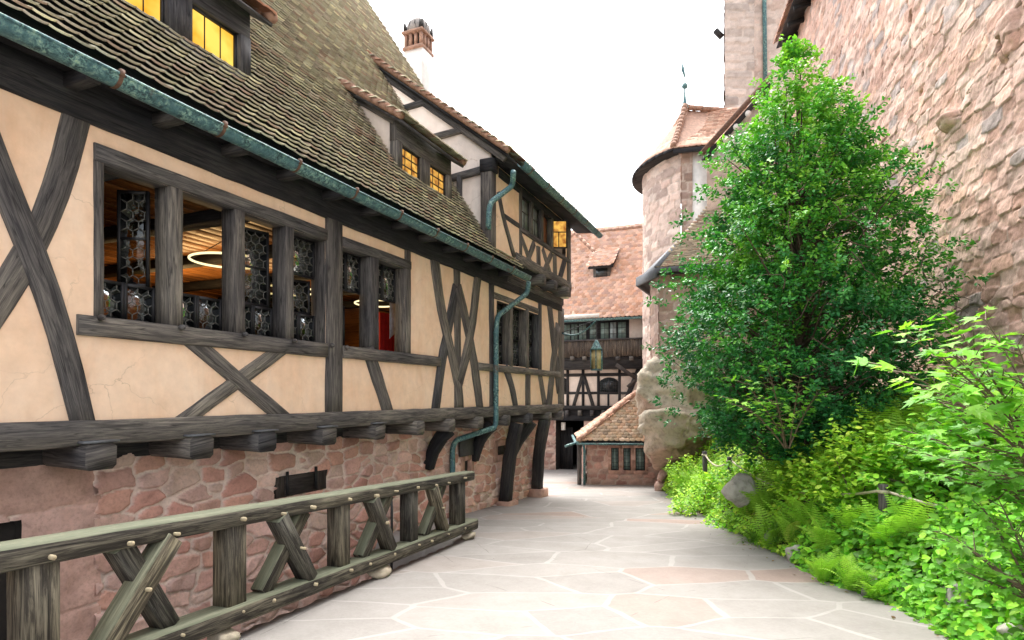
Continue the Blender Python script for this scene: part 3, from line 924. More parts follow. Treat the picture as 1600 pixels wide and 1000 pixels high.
dp = pipe([hq(826, 440, -.42), hq(824, 458, -.36), hq(777, 494, -.1), hq(775, 520, -.09), hq(775, 658, -.09), hq(773, 668, -.07), hq(712, 688, .38), hq(707, 700, .4), hq(707, 740, .4), (hs(707, .4), .4, -2.6)], .055)
for v in (520, 560, 610): 
    s, y, z = hq(775, v, -.09)
    hb(MB().lathe((s, y, z), [(.062, -.02), (.066, 0), (.062, .02)], 14), 'pipe_collar', 'copper', dp)

# --- dormers ----------------------------------------------------------------
def dormer(a, b, kind):
    yf = EY + DY0; zb = EZ + DY0 * TP - .02; zt = 4.52; yb = EY + DCT1; zk = EZ + DCT1 * TP
    w = b - a
    d = hb(MB().box((a, yf - .03, zb - .06), (b, yf + .1, zb + .1)).box((a, yf - .03, zt - .36), (b, yf + .1, zt + .04)).box((a, yf - .05, zb + .1), (a + .15, yf + .1, zt - .36)).box((b - .15, yf - .05, zb + .1), (b, yf + .1, zt - .36)).box((a + w * .42, yf - .035, zb + .1), (a + w * .58, yf + .1, zt - .36)), 'dormer', 'timber')
    for s in (a + .02, b - .02):
        hb(MB().slab([(s, yf + .05, zb), (s, yf + .05, zt), (s, yb, zk), (s, yb, zk - .02)], (.04 if s < (a + b) / 2 else -.04, 0, 0)), 'cheek', 'plaster_light', d)
        hb(MB().beam([(s - .03 if s < (a+b)/2 else s + .03, yf + .02, zb + .03), (s - .03 if s < (a+b)/2 else s + .03, yb, zk + .05)], .1, .03, (1, 0, 0)), 'flashing', 'flash', d)
        hb(MB().beam([(s - .012 if s < (a+b)/2 else s + .012, yf, zt - .04), (s - .012 if s < (a+b)/2 else s + .012, yb, zk - .02)], .12, .06, (1, 0, 0)), 'cheek_rail', 'timber', d)
    hb(MB().box((a - .06, yf - .09, zb - .05), (b + .06, yf - .03, zb - .02)), 'sill', 'flash', d)
    for x0, x1 in ((a + .15, a + w * .42), (a + w * .58, b - .15)):
        p = hb(MB().slab([(x0, yf + .05, zb + .1), (x1, yf + .05, zb + .1), (x1, yf + .05, zt - .36), (x0, yf + .05, zt - .36)], (0, .01, 0)), 'lit_pane', 'litglass' if kind else 'litglass2', d)
        bars = MB()
        bars.box((x0, yf + .01, zb + .1), (x0 + .03, yf + .045, zt - .36)).box((x1 - .03, yf + .01, zb + .1), (x1, yf + .045, zt - .36))
        bars.box((x0 + .03, yf + .01, zb + .1), (x1 - .03, yf + .045, zb + .125)).box((x0 + .03, yf + .01, zt - .385), (x1 - .03, yf + .045, zt - .36))
        nv = 2
        for k in range(nv):
            c = x0 + (x1 - x0) * (k + 1) / (nv + 1); bars.box((c - .004, yf + .035, zb + .12), (c + .005, yf + .048, zt - .38), .001)
        if not kind:
            for k in (1, 2): 
                zz = zb + .1 + (zt - zb - .46) * k / 3; bars.box((x0 + .03, yf + .03, zz - .008), (x1 - .03, yf + .049, zz + .008), .002)
        hb(bars, 'window_frame', 'iron', d)
    tp = (zk - zt) / (yb - yf)
    ey = yf - .24; ez = zt - .24 * tp + .05
    O, X, Y, Z = plane_tiles(a - .14, b + .16, 0, yb - ey + .1, tp, ey, ez, .1, .17)
    tiles('dormer_roof', M['tile'], d, O, X, Y, Z, .17, .24, .014, .022, PAL_MOSS + [(.36, .17, .1)] * 2, int(a * 10), .008)
    hb(MB().slab([(a - .14, ey + .02, ez - .01), (b + .16, ey + .02, ez - .01), (b + .12, yb, zk + .03), (a - .1, yb, zk + .03)], (0, .02, -.04)), 'roof_boarding', 'timber', d)
    for sx in (a - .15, b + .15):
        mb = MB()
        for k in range(9):
            t0 = k / 9; t1 = (k + 1.15) / 9
            q0 = Vector((sx, ey + (yb - ey) * t0, ez + (zk + .05 - ez) * t0 + .05)); q1 = Vector((sx, ey + (yb - ey) * t1, ez + (zk + .05 - ez) * t1 + .03))
            mb.tube([q0, q1], [.068, .05], 8)
        hb(mb, 'verge', 'vergetile', d)
M['vergetile'] = plain('terracotta_verge', (.33, .19, .13), .85, 0, .35, 9)
dormer(*DORM[0], 0); dormer(*DORM[1], 1)

# --- wing with its own shed roof ----------------------------------------------
YWG = -.24
W_S1 = 16.06
WEY, WEZ = -.69, 4.72
WT = (EZ + 3.05 * TP - WEZ) / (EY + 3.05 - WEY)
WZ0 = 2.95
wl = [(hs(815, YWG), hs(829, YWG)), (hs(832, YWG), hs(844, YWG)), (hs(848, YWG), hs(861, YWG)), (hs(863, YWG), hs(884, YWG))]
def wz(v, u): return hp(u, v, YWG)[1]
WSILL, WHEAD = 3.78, 4.5
plaster_front(W_S0, W_S1, WZ0, 5.02, YWG, [(wl[0][0], wl[3][1], WSILL, WHEAD)], 'wing_wall', 'plaster')
# side wall of the wing: above the main roof
pts = []
for k in range(12):
    ct = .12 + (3.03 - .12) * k / 11
    pts.append((W_S0 + .02, EY + ct, EZ + ct * TP - .04))
pts2 = [(W_S0 + .02, EY + 3.03, WEZ + (EY + 3.0 - WEY) * WT - .05), (W_S0 + .02, YWG, WEZ + (YWG - WEY) * WT - .05)]
hb(MB().slab([(W_S0 + .02, YWG, EZ + .2)] + pts + pts2[1:], (.1, 0, 0)), 'wing_side_wall', 'plaster_light')
def side_b(y0, z0, y1, z1, w=.12, n='rail', mt='timber'):
    hb(MB().beam([(W_S0 - .02, y0, z0), (W_S0 - .02, y1, z1)], w, .08, (1, 0, 0), .01, .03), n, mt)
side_b(EY + .2, EZ + .25, EY + 3.0, EZ + 3.0 * TP - .02, .1, 'flashing', 'flash')
def rz(y): return WEZ + (y - WEY) * WT
side_b(WEY + .1, rz(WEY + .1) - .1, EY + 3.0, rz(EY + 3.0) - .1, .2, 'wing_rafter')
yl = lambda z: EY + (z - EZ) / TP
side_b(YWG, 4.55, yl(4.45), 4.45, .14); 
side_b(yl(5.35), 5.35, (5.45 - WEZ) / WT + WEY, 5.42, .13)
side_b(yl(6.1), 6.1, (6.2 - WEZ) / WT + WEY, 6.15, .12)
side_b(.45, yl(.0) * 0 + 3.75, .45, 4.5, .1, 'post')
hb(MB().beam([(W_S0 + .02, YWG + .06, 2.85), (W_S0 + .02, YWG + .06, 4.72)], .24, .24, (0, 1, 0), .015, .02), 'corner_post', 'timber')
hb(MB().box((W_S0 - .13, YWG - .1, 4.45), (W_S0 + .14, YWG + .18, 4.72), .03), 'post_head', 'timber_dark')
def wpost(u0, u1, z0, z1): return vpost(u0, u1, z0, z1, 'post', .16, YWG)
def wbr(px, w): return brace(px, w, 'brace', YWG, .12)
wpost(811, 815, WZ0, 4.65); wpost(886, 891, WZ0 - .2, 4.7)
for a, b in ((829, 832), (844, 848), (861, 863.5)): wpost(a, b, WSILL - .02, WHEAD + .02)
hbeam(hs(811, YWG), W_S1, WSILL - .12, WSILL, 'window_rail', .16, YWG)
hbeam(hs(779, YWG), W_S1, WHEAD, WHEAD + .2, 'lintel', .16, YWG, mat='timber_dark')
hbeam(hs(788, YWG), hs(812, YWG), 3.72, 3.83, 'rail', .14, YWG)
hbeam(12.2, W_S1 + .02, WZ0 - .02, WZ0 + .2, 'sill_beam', .24, YWG, extra=.02)
wbr([(778, 300), (784, 335), (803, 402)], 6)
wbr([(814, 372), (832, 420)], 6); wbr([(834, 380), (820, 416)], 6); wbr([(840, 385), (841, 425)], 5)
wbr([(847, 388), (861, 432)], 6); wbr([(862, 395), (848, 427)], 6); wbr([(866, 398), (867, 436)], 5); wbr([(883, 402), (873, 440)], 6)
hb(MB().slab([(W_S0, WEY + .06, WEZ - .03), (16.9, WEY + .06, WEZ - .03), (16.9, YWG + .06, WEZ + .0), (W_S0, YWG + .06, WEZ + .0)], (0, 0, .03)), 'soffit', 'timber_dark')
# joist heads of the wing
for u in (848, 866, 885):
    s = hs(u, YWG - .1)
    hb(MB().beam([(s, YWG - .14, 2.8), (s, .4, 2.82)], .28, .24, (0, 0, 1), .04, .02), 'joist', 'timber')
hbeam(12.2, W_S1, 2.52, 2.72, 'wall_plate', .2, 0, mat='timber', extra=.03)
hb(MB().slab([(12.2, YWG + .02, 2.9), (W_S1, YWG + .02, 2.9), (W_S1, .3, 2.9), (12.2, .3, 2.9)], (0, 0, .05)), 'jetty_floor', 'timber_dark')
hb(MB().box((W_S1 - .2, YWG + .02, 2.7), (W_S1 - .02, 5, 4.7)), 'wing_end_wall', 'plaster_light')
# wing windows
for i, (a, b) in enumerate(wl):
    if i == 2:
        hb(MB().slab([(a, YWG + .12, WSILL), (b, YWG + .12, WSILL), (b, YWG + .12, WHEAD), (a, YWG + .12, WHEAD)], (0, .03, 0)), 'inner_shutter', 'shutter'); continue
    mg = 'paleglass' if i < 2 else 'litglass2'
    f = MB(); y = YWG + .06
    a2, b2 = (a, b) if i < 2 else (a, a + .44)
    f.box((a2, y - .02, WSILL), (a2 + .035, y + .02, WHEAD)).box((b2 - .035, y - .02, WSILL), (b2, y + .02, WHEAD)).box((a2, y - .018, WSILL), (b2, y + .018, WSILL + .035)).box((a2, y - .018, WHEAD - .035), (b2, y + .018, WHEAD))
    f.box((a2, y - .016, WSILL + .4), (b2, y + .016, WSILL + .425)).box(((a2 + b2) / 2 - .012, y - .015, WSILL), ((a2 + b2) / 2 + .012, y + .015, WSILL + .4))
    gl = MB().slab([(a2 + .03, y, WSILL + .03), (b2 - .03, y, WSILL + .03), (b2 - .03, y, WHEAD - .03), (a2 + .03, y, WHEAD - .03)], (0, .006, 0))
    if i == 3:
        T = Matrix.Translation((a2, y, 0)) @ Matrix.Rotation(R(-66), 4, 'Z') @ Matrix.Translation((-a2, -y, 0))
        f.v = [tuple(T @ Vector(p)) for p in f.v]; gl.v = [tuple(T @ Vector(p)) for p in gl.v]
    o = hb(f, 'casement', 'iron'); hb(gl, 'glass', mg, o)
hb(MB().box((wl[0][0], YWG + .5, WSILL - .3), (wl[3][1], YWG + .6, WHEAD + .2)), 'room_partition', 'shutter')
# wing roof
O, X, Y, Z = plane_tiles(W_S0 - .12, 17.0, 0, EY + 3.05 - WEY + .1, WT, WEY, WEZ + .03, .1, .17)
wr = tiles('wing_roof', M['tile'], house, O, X, Y, Z, .17, .24, .014, .022, PAL_MOSS + [(.36, .18, .11)] * 2, 9, .008)
hb(MB().slab([(W_S0 - .1, WEY + .03, WEZ), (16.95, WEY + .03, WEZ), (16.95, EY + 3.1, WEZ + (EY + 3.07 - WEY) * WT), (W_S0 - .1, EY + 3.1, WEZ + (EY + 3.07 - WEY) * WT)], (0, .02, -.05)), 'roof_boarding', 'timber_dark', wr)
hb(MB().slab([(14.0, EY + 3.0, rz(EY + 3.0)), (16.95, EY + 3.0, rz(EY + 3.0)), (16.95, 9, EZ + 1.2), (14.0, 9, EZ + 1.2)], (0, 0, -.06)), 'rear_slope', 'flash', wr)
mb = MB()
for k in range(24):
    y0 = WEY + (EY + 3.05 - WEY) * k / 24; y1 = y0 + .19
    mb.tube([(W_S0 - .12, y0, rz(y0) + .075), (W_S0 - .12, y1, rz(y1) + .05)], [.07, .05], 8)
hb(mb, 'verge', 'vergetile', wr)
g2 = hb(gutter(W_S0 + .25, 17.15, WEY - .1, WEZ - .06, .085), 'gutter', 'copper', smooth=True)
straps(11.6, 17, 1.0, WEY - .1, WEZ - .06, .085, g2)
pipe([hq(802, 268, -.76), hq(801, 290, -.62), hq(767, 316, -.42), hq(764, 330, -.4), hq(763, 358, -.4)], .055)
# chimney
cx, cy, cz = h2w(0, 0, 0)
chs, chy = 16.0, 4.6
ch = hb(MB().beam([(chs, chy, 3.0), (chs, chy, 9.0), (chs, chy, 10.55)], .66, .66, (0, 1, 0), .02, 0, .5, (1.25, .9)), 'chimney', 'white')
hb(MB().box((chs - .35, chy - .35, 10.5), (chs + .35, chy + .35, 10.6)).box((chs - .37, chy - .37, 11.0), (chs + .37, chy + .37, 11.07)), 'chimney_band', 'vergetile', ch)
mb = MB()
for i in range(4):
    for j in range(4):
        if i in (0, 3) or j in (0, 3):
            x = chs - .27 + i * .18; y = chy - .27 + j * .18
            mb.box((x - .045, y - .045, 10.6), (x + .045, y + .045, 11.0))
hb(mb, 'chimney_brick', 'vergetile', ch)
hb(MB().box((chs - .2, chy - .2, 10.6), (chs + .2, chy + .2, 11.3)), 'chimney_core', 'dark', ch)
mb = MB()
for i in range(4):
    for sx, sy, ax in ((0, -1, 0), (0, 1, 0), (-1, 0, 1), (1, 0, 1)):
        e = -.27 + i * .18
        if ax == 0: b0, b1, tp_ = (chs + e - .055, chy + sy * .34), (chs + e + .055, chy + sy * .34), (chs + e, chy + sy * .355)
        else: b0, b1, tp_ = (chs + sx * .34, chy + e - .055), (chs + sx * .34, chy + e + .055), (chs + sx * .355, chy + e)
        ix, iy = -sx * .08, -sy * .08
        mb.slab([(*b0, 11.07), (*b1, 11.07), (*tp_, 11.36)], (ix, iy, 0))
hb(mb, 'chimney_opening', 'dark', ch)
hb(MB().lathe((chs, chy, 11.05), [(.37, 0), (.36, .22), (.3, .36), (.2, .46), (.05, .52)], 20), 'chimney_cowl', 'greystone', ch)

# --- things inside the room ------------------------------------------------------
def ringlamp(s, y, z, r, label):
    x, yy, _ = h2w(s, y, 0)
    t = thing('ring_lamp', label, 'lamp', (x, yy, z), TH, 'ring lamps in the room')
    pts = [(r * math.cos(2 * math.pi * k / 40), r * math.sin(2 * math.pi * k / 40), 0) for k in range(41)]
    MB().tube(pts, .016, 8, False).build('light_ring', M['ring'], t, True)
    mb = MB()
    for a in (0, 2.1, 4.2): mb.tube([(r * math.cos(a), r * math.sin(a), .02), (r * .2 * math.cos(a), r * .2 * math.sin(a), 2.2 - z)], .006, 6)
    mb.build('cord', M['iron'], t)
ringlamp(6.35, 1.7, 1.93, .5, 'glowing ring lamp under the wooden ceiling, seen through the second window light')
ringlamp(8.4, 2.6, 1.9, .5, 'glowing ring lamp deep in the room behind the third window light')
ringlamp(10.3, 2.0, 1.9, .45, 'glowing ring lamp behind the two window lights beside the big post')
for s, y, e in ((6.6, 2.2, 8), (7.2, 3.9, 16), (8.6, 2.9, 9), (10.2, 2.2, 5)):
    l = bpy.data.lights.new('ring_lamp_light', 'POINT'); l.energy = e; l.color = (1, .62, .25); l.shadow_soft_size = .3
    o = bpy.data.objects.new('ring_lamp_light', l); x, yy, z = h2w(s, y, 1.55); o.location = (x, yy, z); COL.objects.link(o)
# curtain
mb = MB(); s0, s1 = hs(594, 1.0) , hs(640, 1.0)
rings = []
for z in (.2, .9, 1.5):
    rings.append([(s0 + (s1 - s0) * k / 40, 1.0 + .05 * math.sin(k * 1.35) + .01 * math.sin(k * 3.1), z) for k in range(41)])
cu = thing('curtain', 'red curtain hanging inside the rightmost light of the double window', 'curtain', h2w(s0, 1.0, .2), TH)
mb.rings([[tuple(Vector((p[0] - s0, p[1] - 1.0, p[2] - .2))) for p in r] for r in rings], cap=False, closed=False)
mb.build('cloth', M['red'], cu, True)
MB().tube([(-.1, 0, 1.34), (s1 - s0 + .1, 0, 1.34)], .015, 8).build('curtain_rod', M['iron'], cu)
s0, z1 = hp(609, 443, .45); s1, z0 = hp(622, 520, .45)
pn = thing('banner', 'narrow pale blue banner with a slanted end hanging before the red curtain', 'banner', h2w(s0, .45, z0), TH)
w = s1 - s0; h = z1 - z0
MB().slab([(0, 0, -.12), (w, 0, .04), (w, 0, h), (w / 2, 0, h + .06), (0, 0, h)], (0, .006, 0)).build('cloth', M['cloth'], pn)
MB().tube([(-.02, .003, h + .01), (w + .02, .003, h + .01)], .01, 8).build('banner_rod', M['iron'], pn)
# ================================================================== GROUND
FE = np.array([-.70, 9.5]); FD = np.array([.321, .947]); FN = np.array([.947, -.321])   # fence end, direction, outward normal
def zpath(X, Y):
    z = np.where(Y < 27, -1.68 - .059 * Y, -3.273 - .01 * (np.minimum(Y, 60) - 27))
    z = np.where(Y < -2, -1.68 + .118, z)
    # sunken court between the fence and the house
    px, py = X - FE[0], Y - FE[1]
    t = px * FD[0] + py * FD[1]; w = px * FN[0] + py * FN[1]
    z = z - 1.1 * sstep(.1, .22, -w - .02) * sstep(.1, .5, -t) * (X < 0)
    return z + .015 * fbm(X * .5, Y * .5, 2.2, 3)
def coords(lo, hi, flo, fhi, fine, coarse):
    a = np.arange(flo, fhi, fine)
    b = flo - np.geomspace(coarse * .3, flo - lo, 14)[::-1]
    c = fhi + np.geomspace(coarse * .3, hi - fhi, 14)
    return np.concatenate([b, a, c])
gx = coords(-150, 150, -8, 5, .09, 2); gy = coords(-150, 250, -1, 24, .1, 2)
GX, GYY = np.meshgrid(gx, gy, indexing='ij')
g = grid_obj('paved_ground', np.stack([GX, GYY, zpath(GX, GYY)], -1), None, M['paving'], None, None, True)
g['kind'] = 'structure'

# ================================================================== FENCE
def fp(u, v, off=0.0):
    """point on the fence's front plane: (x along, z)"""
    a, b = ray(u, v)
    m = FN[0] * FE[0] + FN[1] * FE[1] + off
    Y = m / (FN[0] * a + FN[1])
    return ((a * Y - FE[0]) * FD[0] + (Y - FE[1]) * FD[1], b * Y)
fence = thing('timber_fence', 'weathered grey oak fence with crossed struts and a mossy top rail along the path', 'fence',
              (FE[0], FE[1], -2.3), math.atan2(FD[1], FD[0]))
def fz(x): return -1.17 - .0545 * x - .002                    # top front edge of the top rail
def fb(mb, name, mat='fence', parent=None): 
    mb.v = [(x, y, z + 2.3) for x, y, z in mb.v]
    return mb.build(name, M[mat], parent or fence)
XL = -8.6; XR = .28
TH_R = .145
fb(MB().beam([(XL, .07, fz(XL) - TH_R / 2), (XR - .04, .07, fz(XR) - TH_R / 2)], TH_R, .2, (0, 1, 0), .02, .03, .3), 'top_rail')
def bz(x): return fz(x) - .775
fb(MB().beam([(XL, .06, bz(XL) - .08), (XR + .06, .06, bz(XR + .06) - .08)], .16, .22, (0, 1, 0), .02, .03, .3), 'bottom_rail')
def peg(x, z, y=-.03):
    mb = MB(); x += random.uniform(-.012, .012); z += random.uniform(-.012, .012); w = random.uniform(.022, .034); a = random.uniform(0, 1.5)
    mb.beam([(x, y + .03, z), (x + random.uniform(-.008, .008), y - random.uniform(.025, .055), z + random.uniform(-.008, .008))], w, w * .95, (math.sin(a), 0, math.cos(a)), .008)
    fb(mb, 'peg', 'peg')
def fpost(u0, u1):
    x0, x1 = fp(u0, 800)[0], fp(u1, 800)[0]; c = (x0 + x1) / 2
    fb(MB().beam([(c, .07, bz(c) - .02), (c, .07, fz(c) - TH_R + .01)], x1 - x0, .17, (0, 1, 0), .01, .02), 'post')
    peg(c + .03, fz(c) - .09); peg(c + .03, bz(c) - .06)
for a, b in ((37, 93), (355, 384), (530, 546), (641, 652), (716, 726)): fpost(a, b)
for x in (-7.6, -6.95):
    pass
def strut(px, w, front):
    pts = []
    for u, v in px:
        x, z = fp(u, v); pts.append((x, .03 if front else .085, z))
    (x0, y0, z0), (x1, y1, z1) = pts
    # run from under the top rail to the bottom rail
    zt, zb_ = fz(x0) - TH_R + .01, bz(x1) - .01
    k = (x1 - x0) / (z1 - z0)
    p = (x0 + (zt - z0) * k, y0, zt); q = (x0 + (zb_ - z0) * k, y0, zb_)
    fb(MB().beam([p, q], w, .15 if front else .13, (0, 1, 0), .008, .015), 'strut')
    if front:
        peg((p[0] + q[0]) / 2 + .01, (p[2] + q[2]) / 2 + .02, -.05)
    peg(p[0], fz(p[0]) - .1); peg(q[0], bz(q[0]) - .06)
strut([(272, 835), (172, 1000)], .145, True); strut([(196, 850), (270, 973)], .145, False)
strut([(436, 806), (482, 898)], .14, True); strut([(484, 796), (424, 918)], .14, False)
strut([(581, 774), (610, 853)], .14, True); strut([(615, 771), (576, 865)], .14, False)
strut([(676, 756), (694, 824)], .13, True); strut([(699, 754), (671, 831)], .13, False)
def fw(x, y, z=0):
    return (FE[0] + FD[0] * x - FN[0] * y, FE[1] + FD[1] * x - FN[1] * y, z)
def rockmesh(dims, seed, pal, sub=3, facet=.25, name='stone', mat='rock', parent=None, cuts=9):
    import bmesh
    rg = random.Random(seed)
    bm = bmesh.new(); bmesh.ops.create_icosphere(bm, subdivisions=sub, radius=1.0)
    planes = []
    for _ in range(cuts):
        n = Vector((rg.gauss(0, 1), rg.gauss(0, 1), rg.gauss(0, 1))).normalized(); planes.append((n, rg.uniform(.5, .82)))
    for v in bm.verts:
        p = v.co.copy()
        for n, d in planes:
            e = p.dot(n) - d
            if e > 0: p -= n * e * .92
        v.co = p
    co = np.array([v.co[:] for v in bm.verts])
    co *= 1 + facet * .6 * fbm(co[:, 0:1] * 2.2 + co[:, 2:3] * 1.3, co[:, 1:2] * 2.2 - co[:, 2:3], seed, 4)
    co *= np.array(dims)
    f = [[v.index for v in q.verts] for q in bm.faces]; bm.free()
    pal = np.array(pal)
    t = np.clip(.5 + 1.3 * fbm(co[:, 0] * 3 + co[:, 2], co[:, 1] * 3 + co[:, 2] * 2, seed + 3, 4), 0, 1)[:, None]
    c = pal[0] * (1 - t) + pal[1] * t
    return npmesh(name, co, [3] * len(f), [k for q in f for k in q], M[mat], parent, col=c, smooth=False)
STP = [(.33, .29, .22), (.42, .36, .27)]
for i, (u, v, lab) in enumerate(((733, 843, 'small flat stone propping the far end of the fence rail'), (597, 890, 'flat stone wedged under the middle of the fence rail'), (352, 990, 'flat stone under the near part of the fence rail'))):
    x = fp(u, v)[0]
    p = fw(x, .04, bz(x) - .23)
    o = rockmesh((.2, .13, .085), 30 + i, STP, 3, .1, 'support_stone'); o.location = p; o.rotation_euler = (0, 0, math.atan2(FD[1], FD[0]))
    props(o, lab, 'stone', 'stones under the fence')
for i, (u, v) in enumerate(((497, 848), (706, 772))):
    x, z = fp(u, v); 
    t = thing('hose', ('thin black hose arching behind the middle of the fence' if i == 0 else 'thin black hose arching behind the far end of the fence'), 'hose', fw(x, .8, z - .5), math.atan2(FD[1], FD[0]), 'hoses behind the fence')
    MB().tube([(-.36, 0, -.9), (-.355, 0, -.5)] + [(-.05 - .3 * math.cos(t), .08 * t * t, -.2 + .62 * math.sin(t)) for t in np.linspace(0, 2.1, 14)], .02, 8).build('tube', M['hose'], t, True)

# ================================================================== GATEHOUSE at the end of the lane
GD = 25.69
gate = thing('gatehouse', 'far half timbered gatehouse with orange tiled roof and dark plank gallery over an archway', 'building',
             (D[0] * GD, D[1] * GD, -3.2), math.atan2(NN[1], NN[0]))
def gp(u, v, y=0.0):
    a, b = ray(u, v); Y = (GD + y) / (D[0] * a + D[1])
    return ((NN[0] * a + NN[1]) * Y, b * Y)
def gb(mb, name, mat, parent=None, smooth=False):
    mb.v = [(x, y, z + 3.2) for x, y, z in mb.v]
    return mb.build(name, M[mat] if isinstance(mat, str) else mat, parent or gate, smooth)
GX0, GX1 = -11.5, -4.55
def grect(u0, v0, u1, v1, name, mat, y=0.0, d=.12, pro=.03, parent=None):
    x0, z0 = gp(u0, v1, y); x1, z1 = gp(u1, v0, y)
    xm = gp((u0 + u1) / 2, 0, y)[0]; zm0 = gp((u0 + u1) / 2, v1, y)[1]; zm1 = gp((u0 + u1) / 2, v0, y)[1]
    return gb(MB().box((x0, y - pro, zm0), (x1, y - pro + d, zm1), .008), name, mat, parent)
ZG = {k: gp(935, k)[1] for k in (500, 505, 530, 558, 572, 577, 640, 650, 656)}
gb(MB().box((GX0, .02, ZG[640]), (GX1, 6.5, ZG[500] + .2)), 'wall', 'plaster_light')
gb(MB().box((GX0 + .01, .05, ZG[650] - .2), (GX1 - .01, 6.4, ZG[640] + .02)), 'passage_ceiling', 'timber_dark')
# archway storey: stone piers left and right of the opening
xa, xb = gp(868, 700)[0], gp(912, 700)[0]
PAL_G = [(.34, .2, .16), (.4, .26, .21), (.3, .18, .15), (.44, .31, .25)]
def gw(x, y): return (D[0] * GD + NN[0] * x + D[0] * y, D[1] * GD + NN[1] * x + D[1] * y)
stone_wall('stone_pier', gw(GX0, .05), gw(xa, .05), -3.6, ZG[650], .05, M['stone'], gate, .3, .18, 41, PAL_G, (.42, .33, .28), .04)
stone_wall('stone_pier', gw(xb, .05), gw(GX1, .05), -3.6, ZG[650], .05, M['stone'], gate, .5, .3, 43, [(.5, .33, .27), (.54, .37, .31)], (.5, .36, .3), .02)
gb(MB().box((GX0, .15, -3.6), (xa - .01, 6.4, ZG[650])).box((xb + .01, .15, -3.6), (GX1, 6.4, ZG[650])), 'pier_core', 'dark')
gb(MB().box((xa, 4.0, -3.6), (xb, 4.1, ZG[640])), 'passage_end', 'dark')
x0, z1 = gp(876, 688, .6); x1, z0 = gp(896, 737, .6)
mb = MB()
for k in range(5):
    q = x0 + (x1 - x0) * k / 5; mb.box((q, .55, z0), (q + (x1 - x0) / 5 - .01, .61, z1 + .6), .004)
gb(mb, 'gate_door', 'timber_dark')
grect(877, 660, 883, 672, 'wall_lamp', 'white', .3, .14)
# timbers
def gpost(u0, u1, v0, v1, n='post'): return grect(u0, v0, u1, v1, n, 'timber_dark', 0, .14, .02 + random.random() * .01)
def gbr(px, w=.14):
    pts = [gp(u, v) for u, v in px]
    gb(MB().beam([(x, .02 + random.random() * .01, z) for x, z in pts], w, .12, (0, 1, 0), .01, .03), 'brace', 'timber_dark')
gb(MB().box((GX0, -.12, ZG[640]), (GX1, .1, ZG[640] + .17)), 'sill_beam', 'timber_dark')
gb(MB().box((GX0, -.02, ZG[650] - .22), (GX1, .2, ZG[650] + .0)), 'bressummer', 'timber_dark')
for u in (887, 907, 926, 944, 962): grect(u - 2.5, 641, u + 2.5, 650, 'joist', 'timber', 0, .3, .17)
gb(MB().box((GX0, -.35, ZG[572] - .15), (GX1, .1, ZG[558] - .1)), 'gallery_beam', 'timber_dark')
for u in (895, 914, 966, 987): grect(u - 3, 557, u + 3, 563, 'joist', 'timber', -.4, .3, .12)
for a, b in ((885, 889), (909, 913), (933, 937), (966, 970), (949, 952)): gpost(a, b, 574 if a != 949 else 614, 640)
for a in ((880, 887), (889, 933), (937, 966), (970, 1000)):
    x0, z = gp(a[0], 614); x1 = gp(a[1], 614)[0]
    gb(MB().box((x0, -.015, z - .06), (x1, .1, z + .05)), 'rail', 'timber_dark')
gb(MB().box((GX0, -.02, gp(935, 588)[1]), (GX1, .1, gp(935, 583)[1])), 'rail', 'timber_dark')
gbr([(910, 586), (896, 636)]); gbr([(912, 586), (928, 638)])
gbr([(999, 575), (978, 625)], .2)
# arched windows
def archwin(u0, u1, v0, v1):
    x0, z0 = gp(u0, v1); x1, z1 = gp(u1, v0); z0, z1 = gp((u0 + u1) / 2, v1)[1], gp((u0 + u1) / 2, v0)[1]
    w = x1 - x0; cx = (x0 + x1) / 2; zs = z1 - w * .38
    arc = [(cx + w / 2 * math.cos(t), zs + w * .38 * math.sin(t)) for t in np.linspace(0, math.pi, 12)]
    P = [(x0, z0), (x1, z0)] + arc
    fr = gb(MB().slab([(cx + (x - cx) * 1.18, -.01, z0 - .05 + (z - z0) * 1.1) for x, z in P], (0, .1, 0)), 'window', 'timber_dark')
    gb(MB().slab([(x, -.02, z) for x, z in P], (0, .02, 0)), 'glass', 'darkglass', fr)
    mb = MB()
    for k in range(1, 8):
        x = x0 + w * k / 8; t = zs + w * .38 * math.sqrt(max(0, 1 - ((x - cx) / (w / 2)) ** 2))
        mb.box((x - .01 - (.03 if k == 4 else 0), -.035, z0), (x + .01 + (.03 if k == 4 else 0), -.015, t), .002)
    for k in range(1, 6):
        z = z0 + (z1 - z0) * k / 6
        mb.box((x0, -.036, z - .008), (x1, -.018, z + .008), .002)
    gb(mb, 'window_bars', 'iron', fr)
archwin(938, 965, 590, 612); archwin(870, 885, 590, 612)
# gallery boards
mb = MB(); x0 = GX0; x1 = gp(1014, 545, -.4)[0]; zt, zb = gp(935, 532, -.4)[1], gp(935, 558, -.4)[1]
k = x0
while k < x1:
    w = random.uniform(.1, .16); mb.box((k, -.42 + random.uniform(-.008, .008), zb + random.uniform(-.03, .03)), (min(k + w - .008, x1), -.39, zt), .004); k += w
gb(mb, 'gallery_board', 'plank')
gb(MB().box((x0, -.46, zt), (x1 + .03, -.34, zt + .06)), 'gallery_rail', 'timber')
gb(MB().box((x0, -.38, zb - .1), (x1, .02, zb + .02)), 'gallery_floor', 'timber_dark')
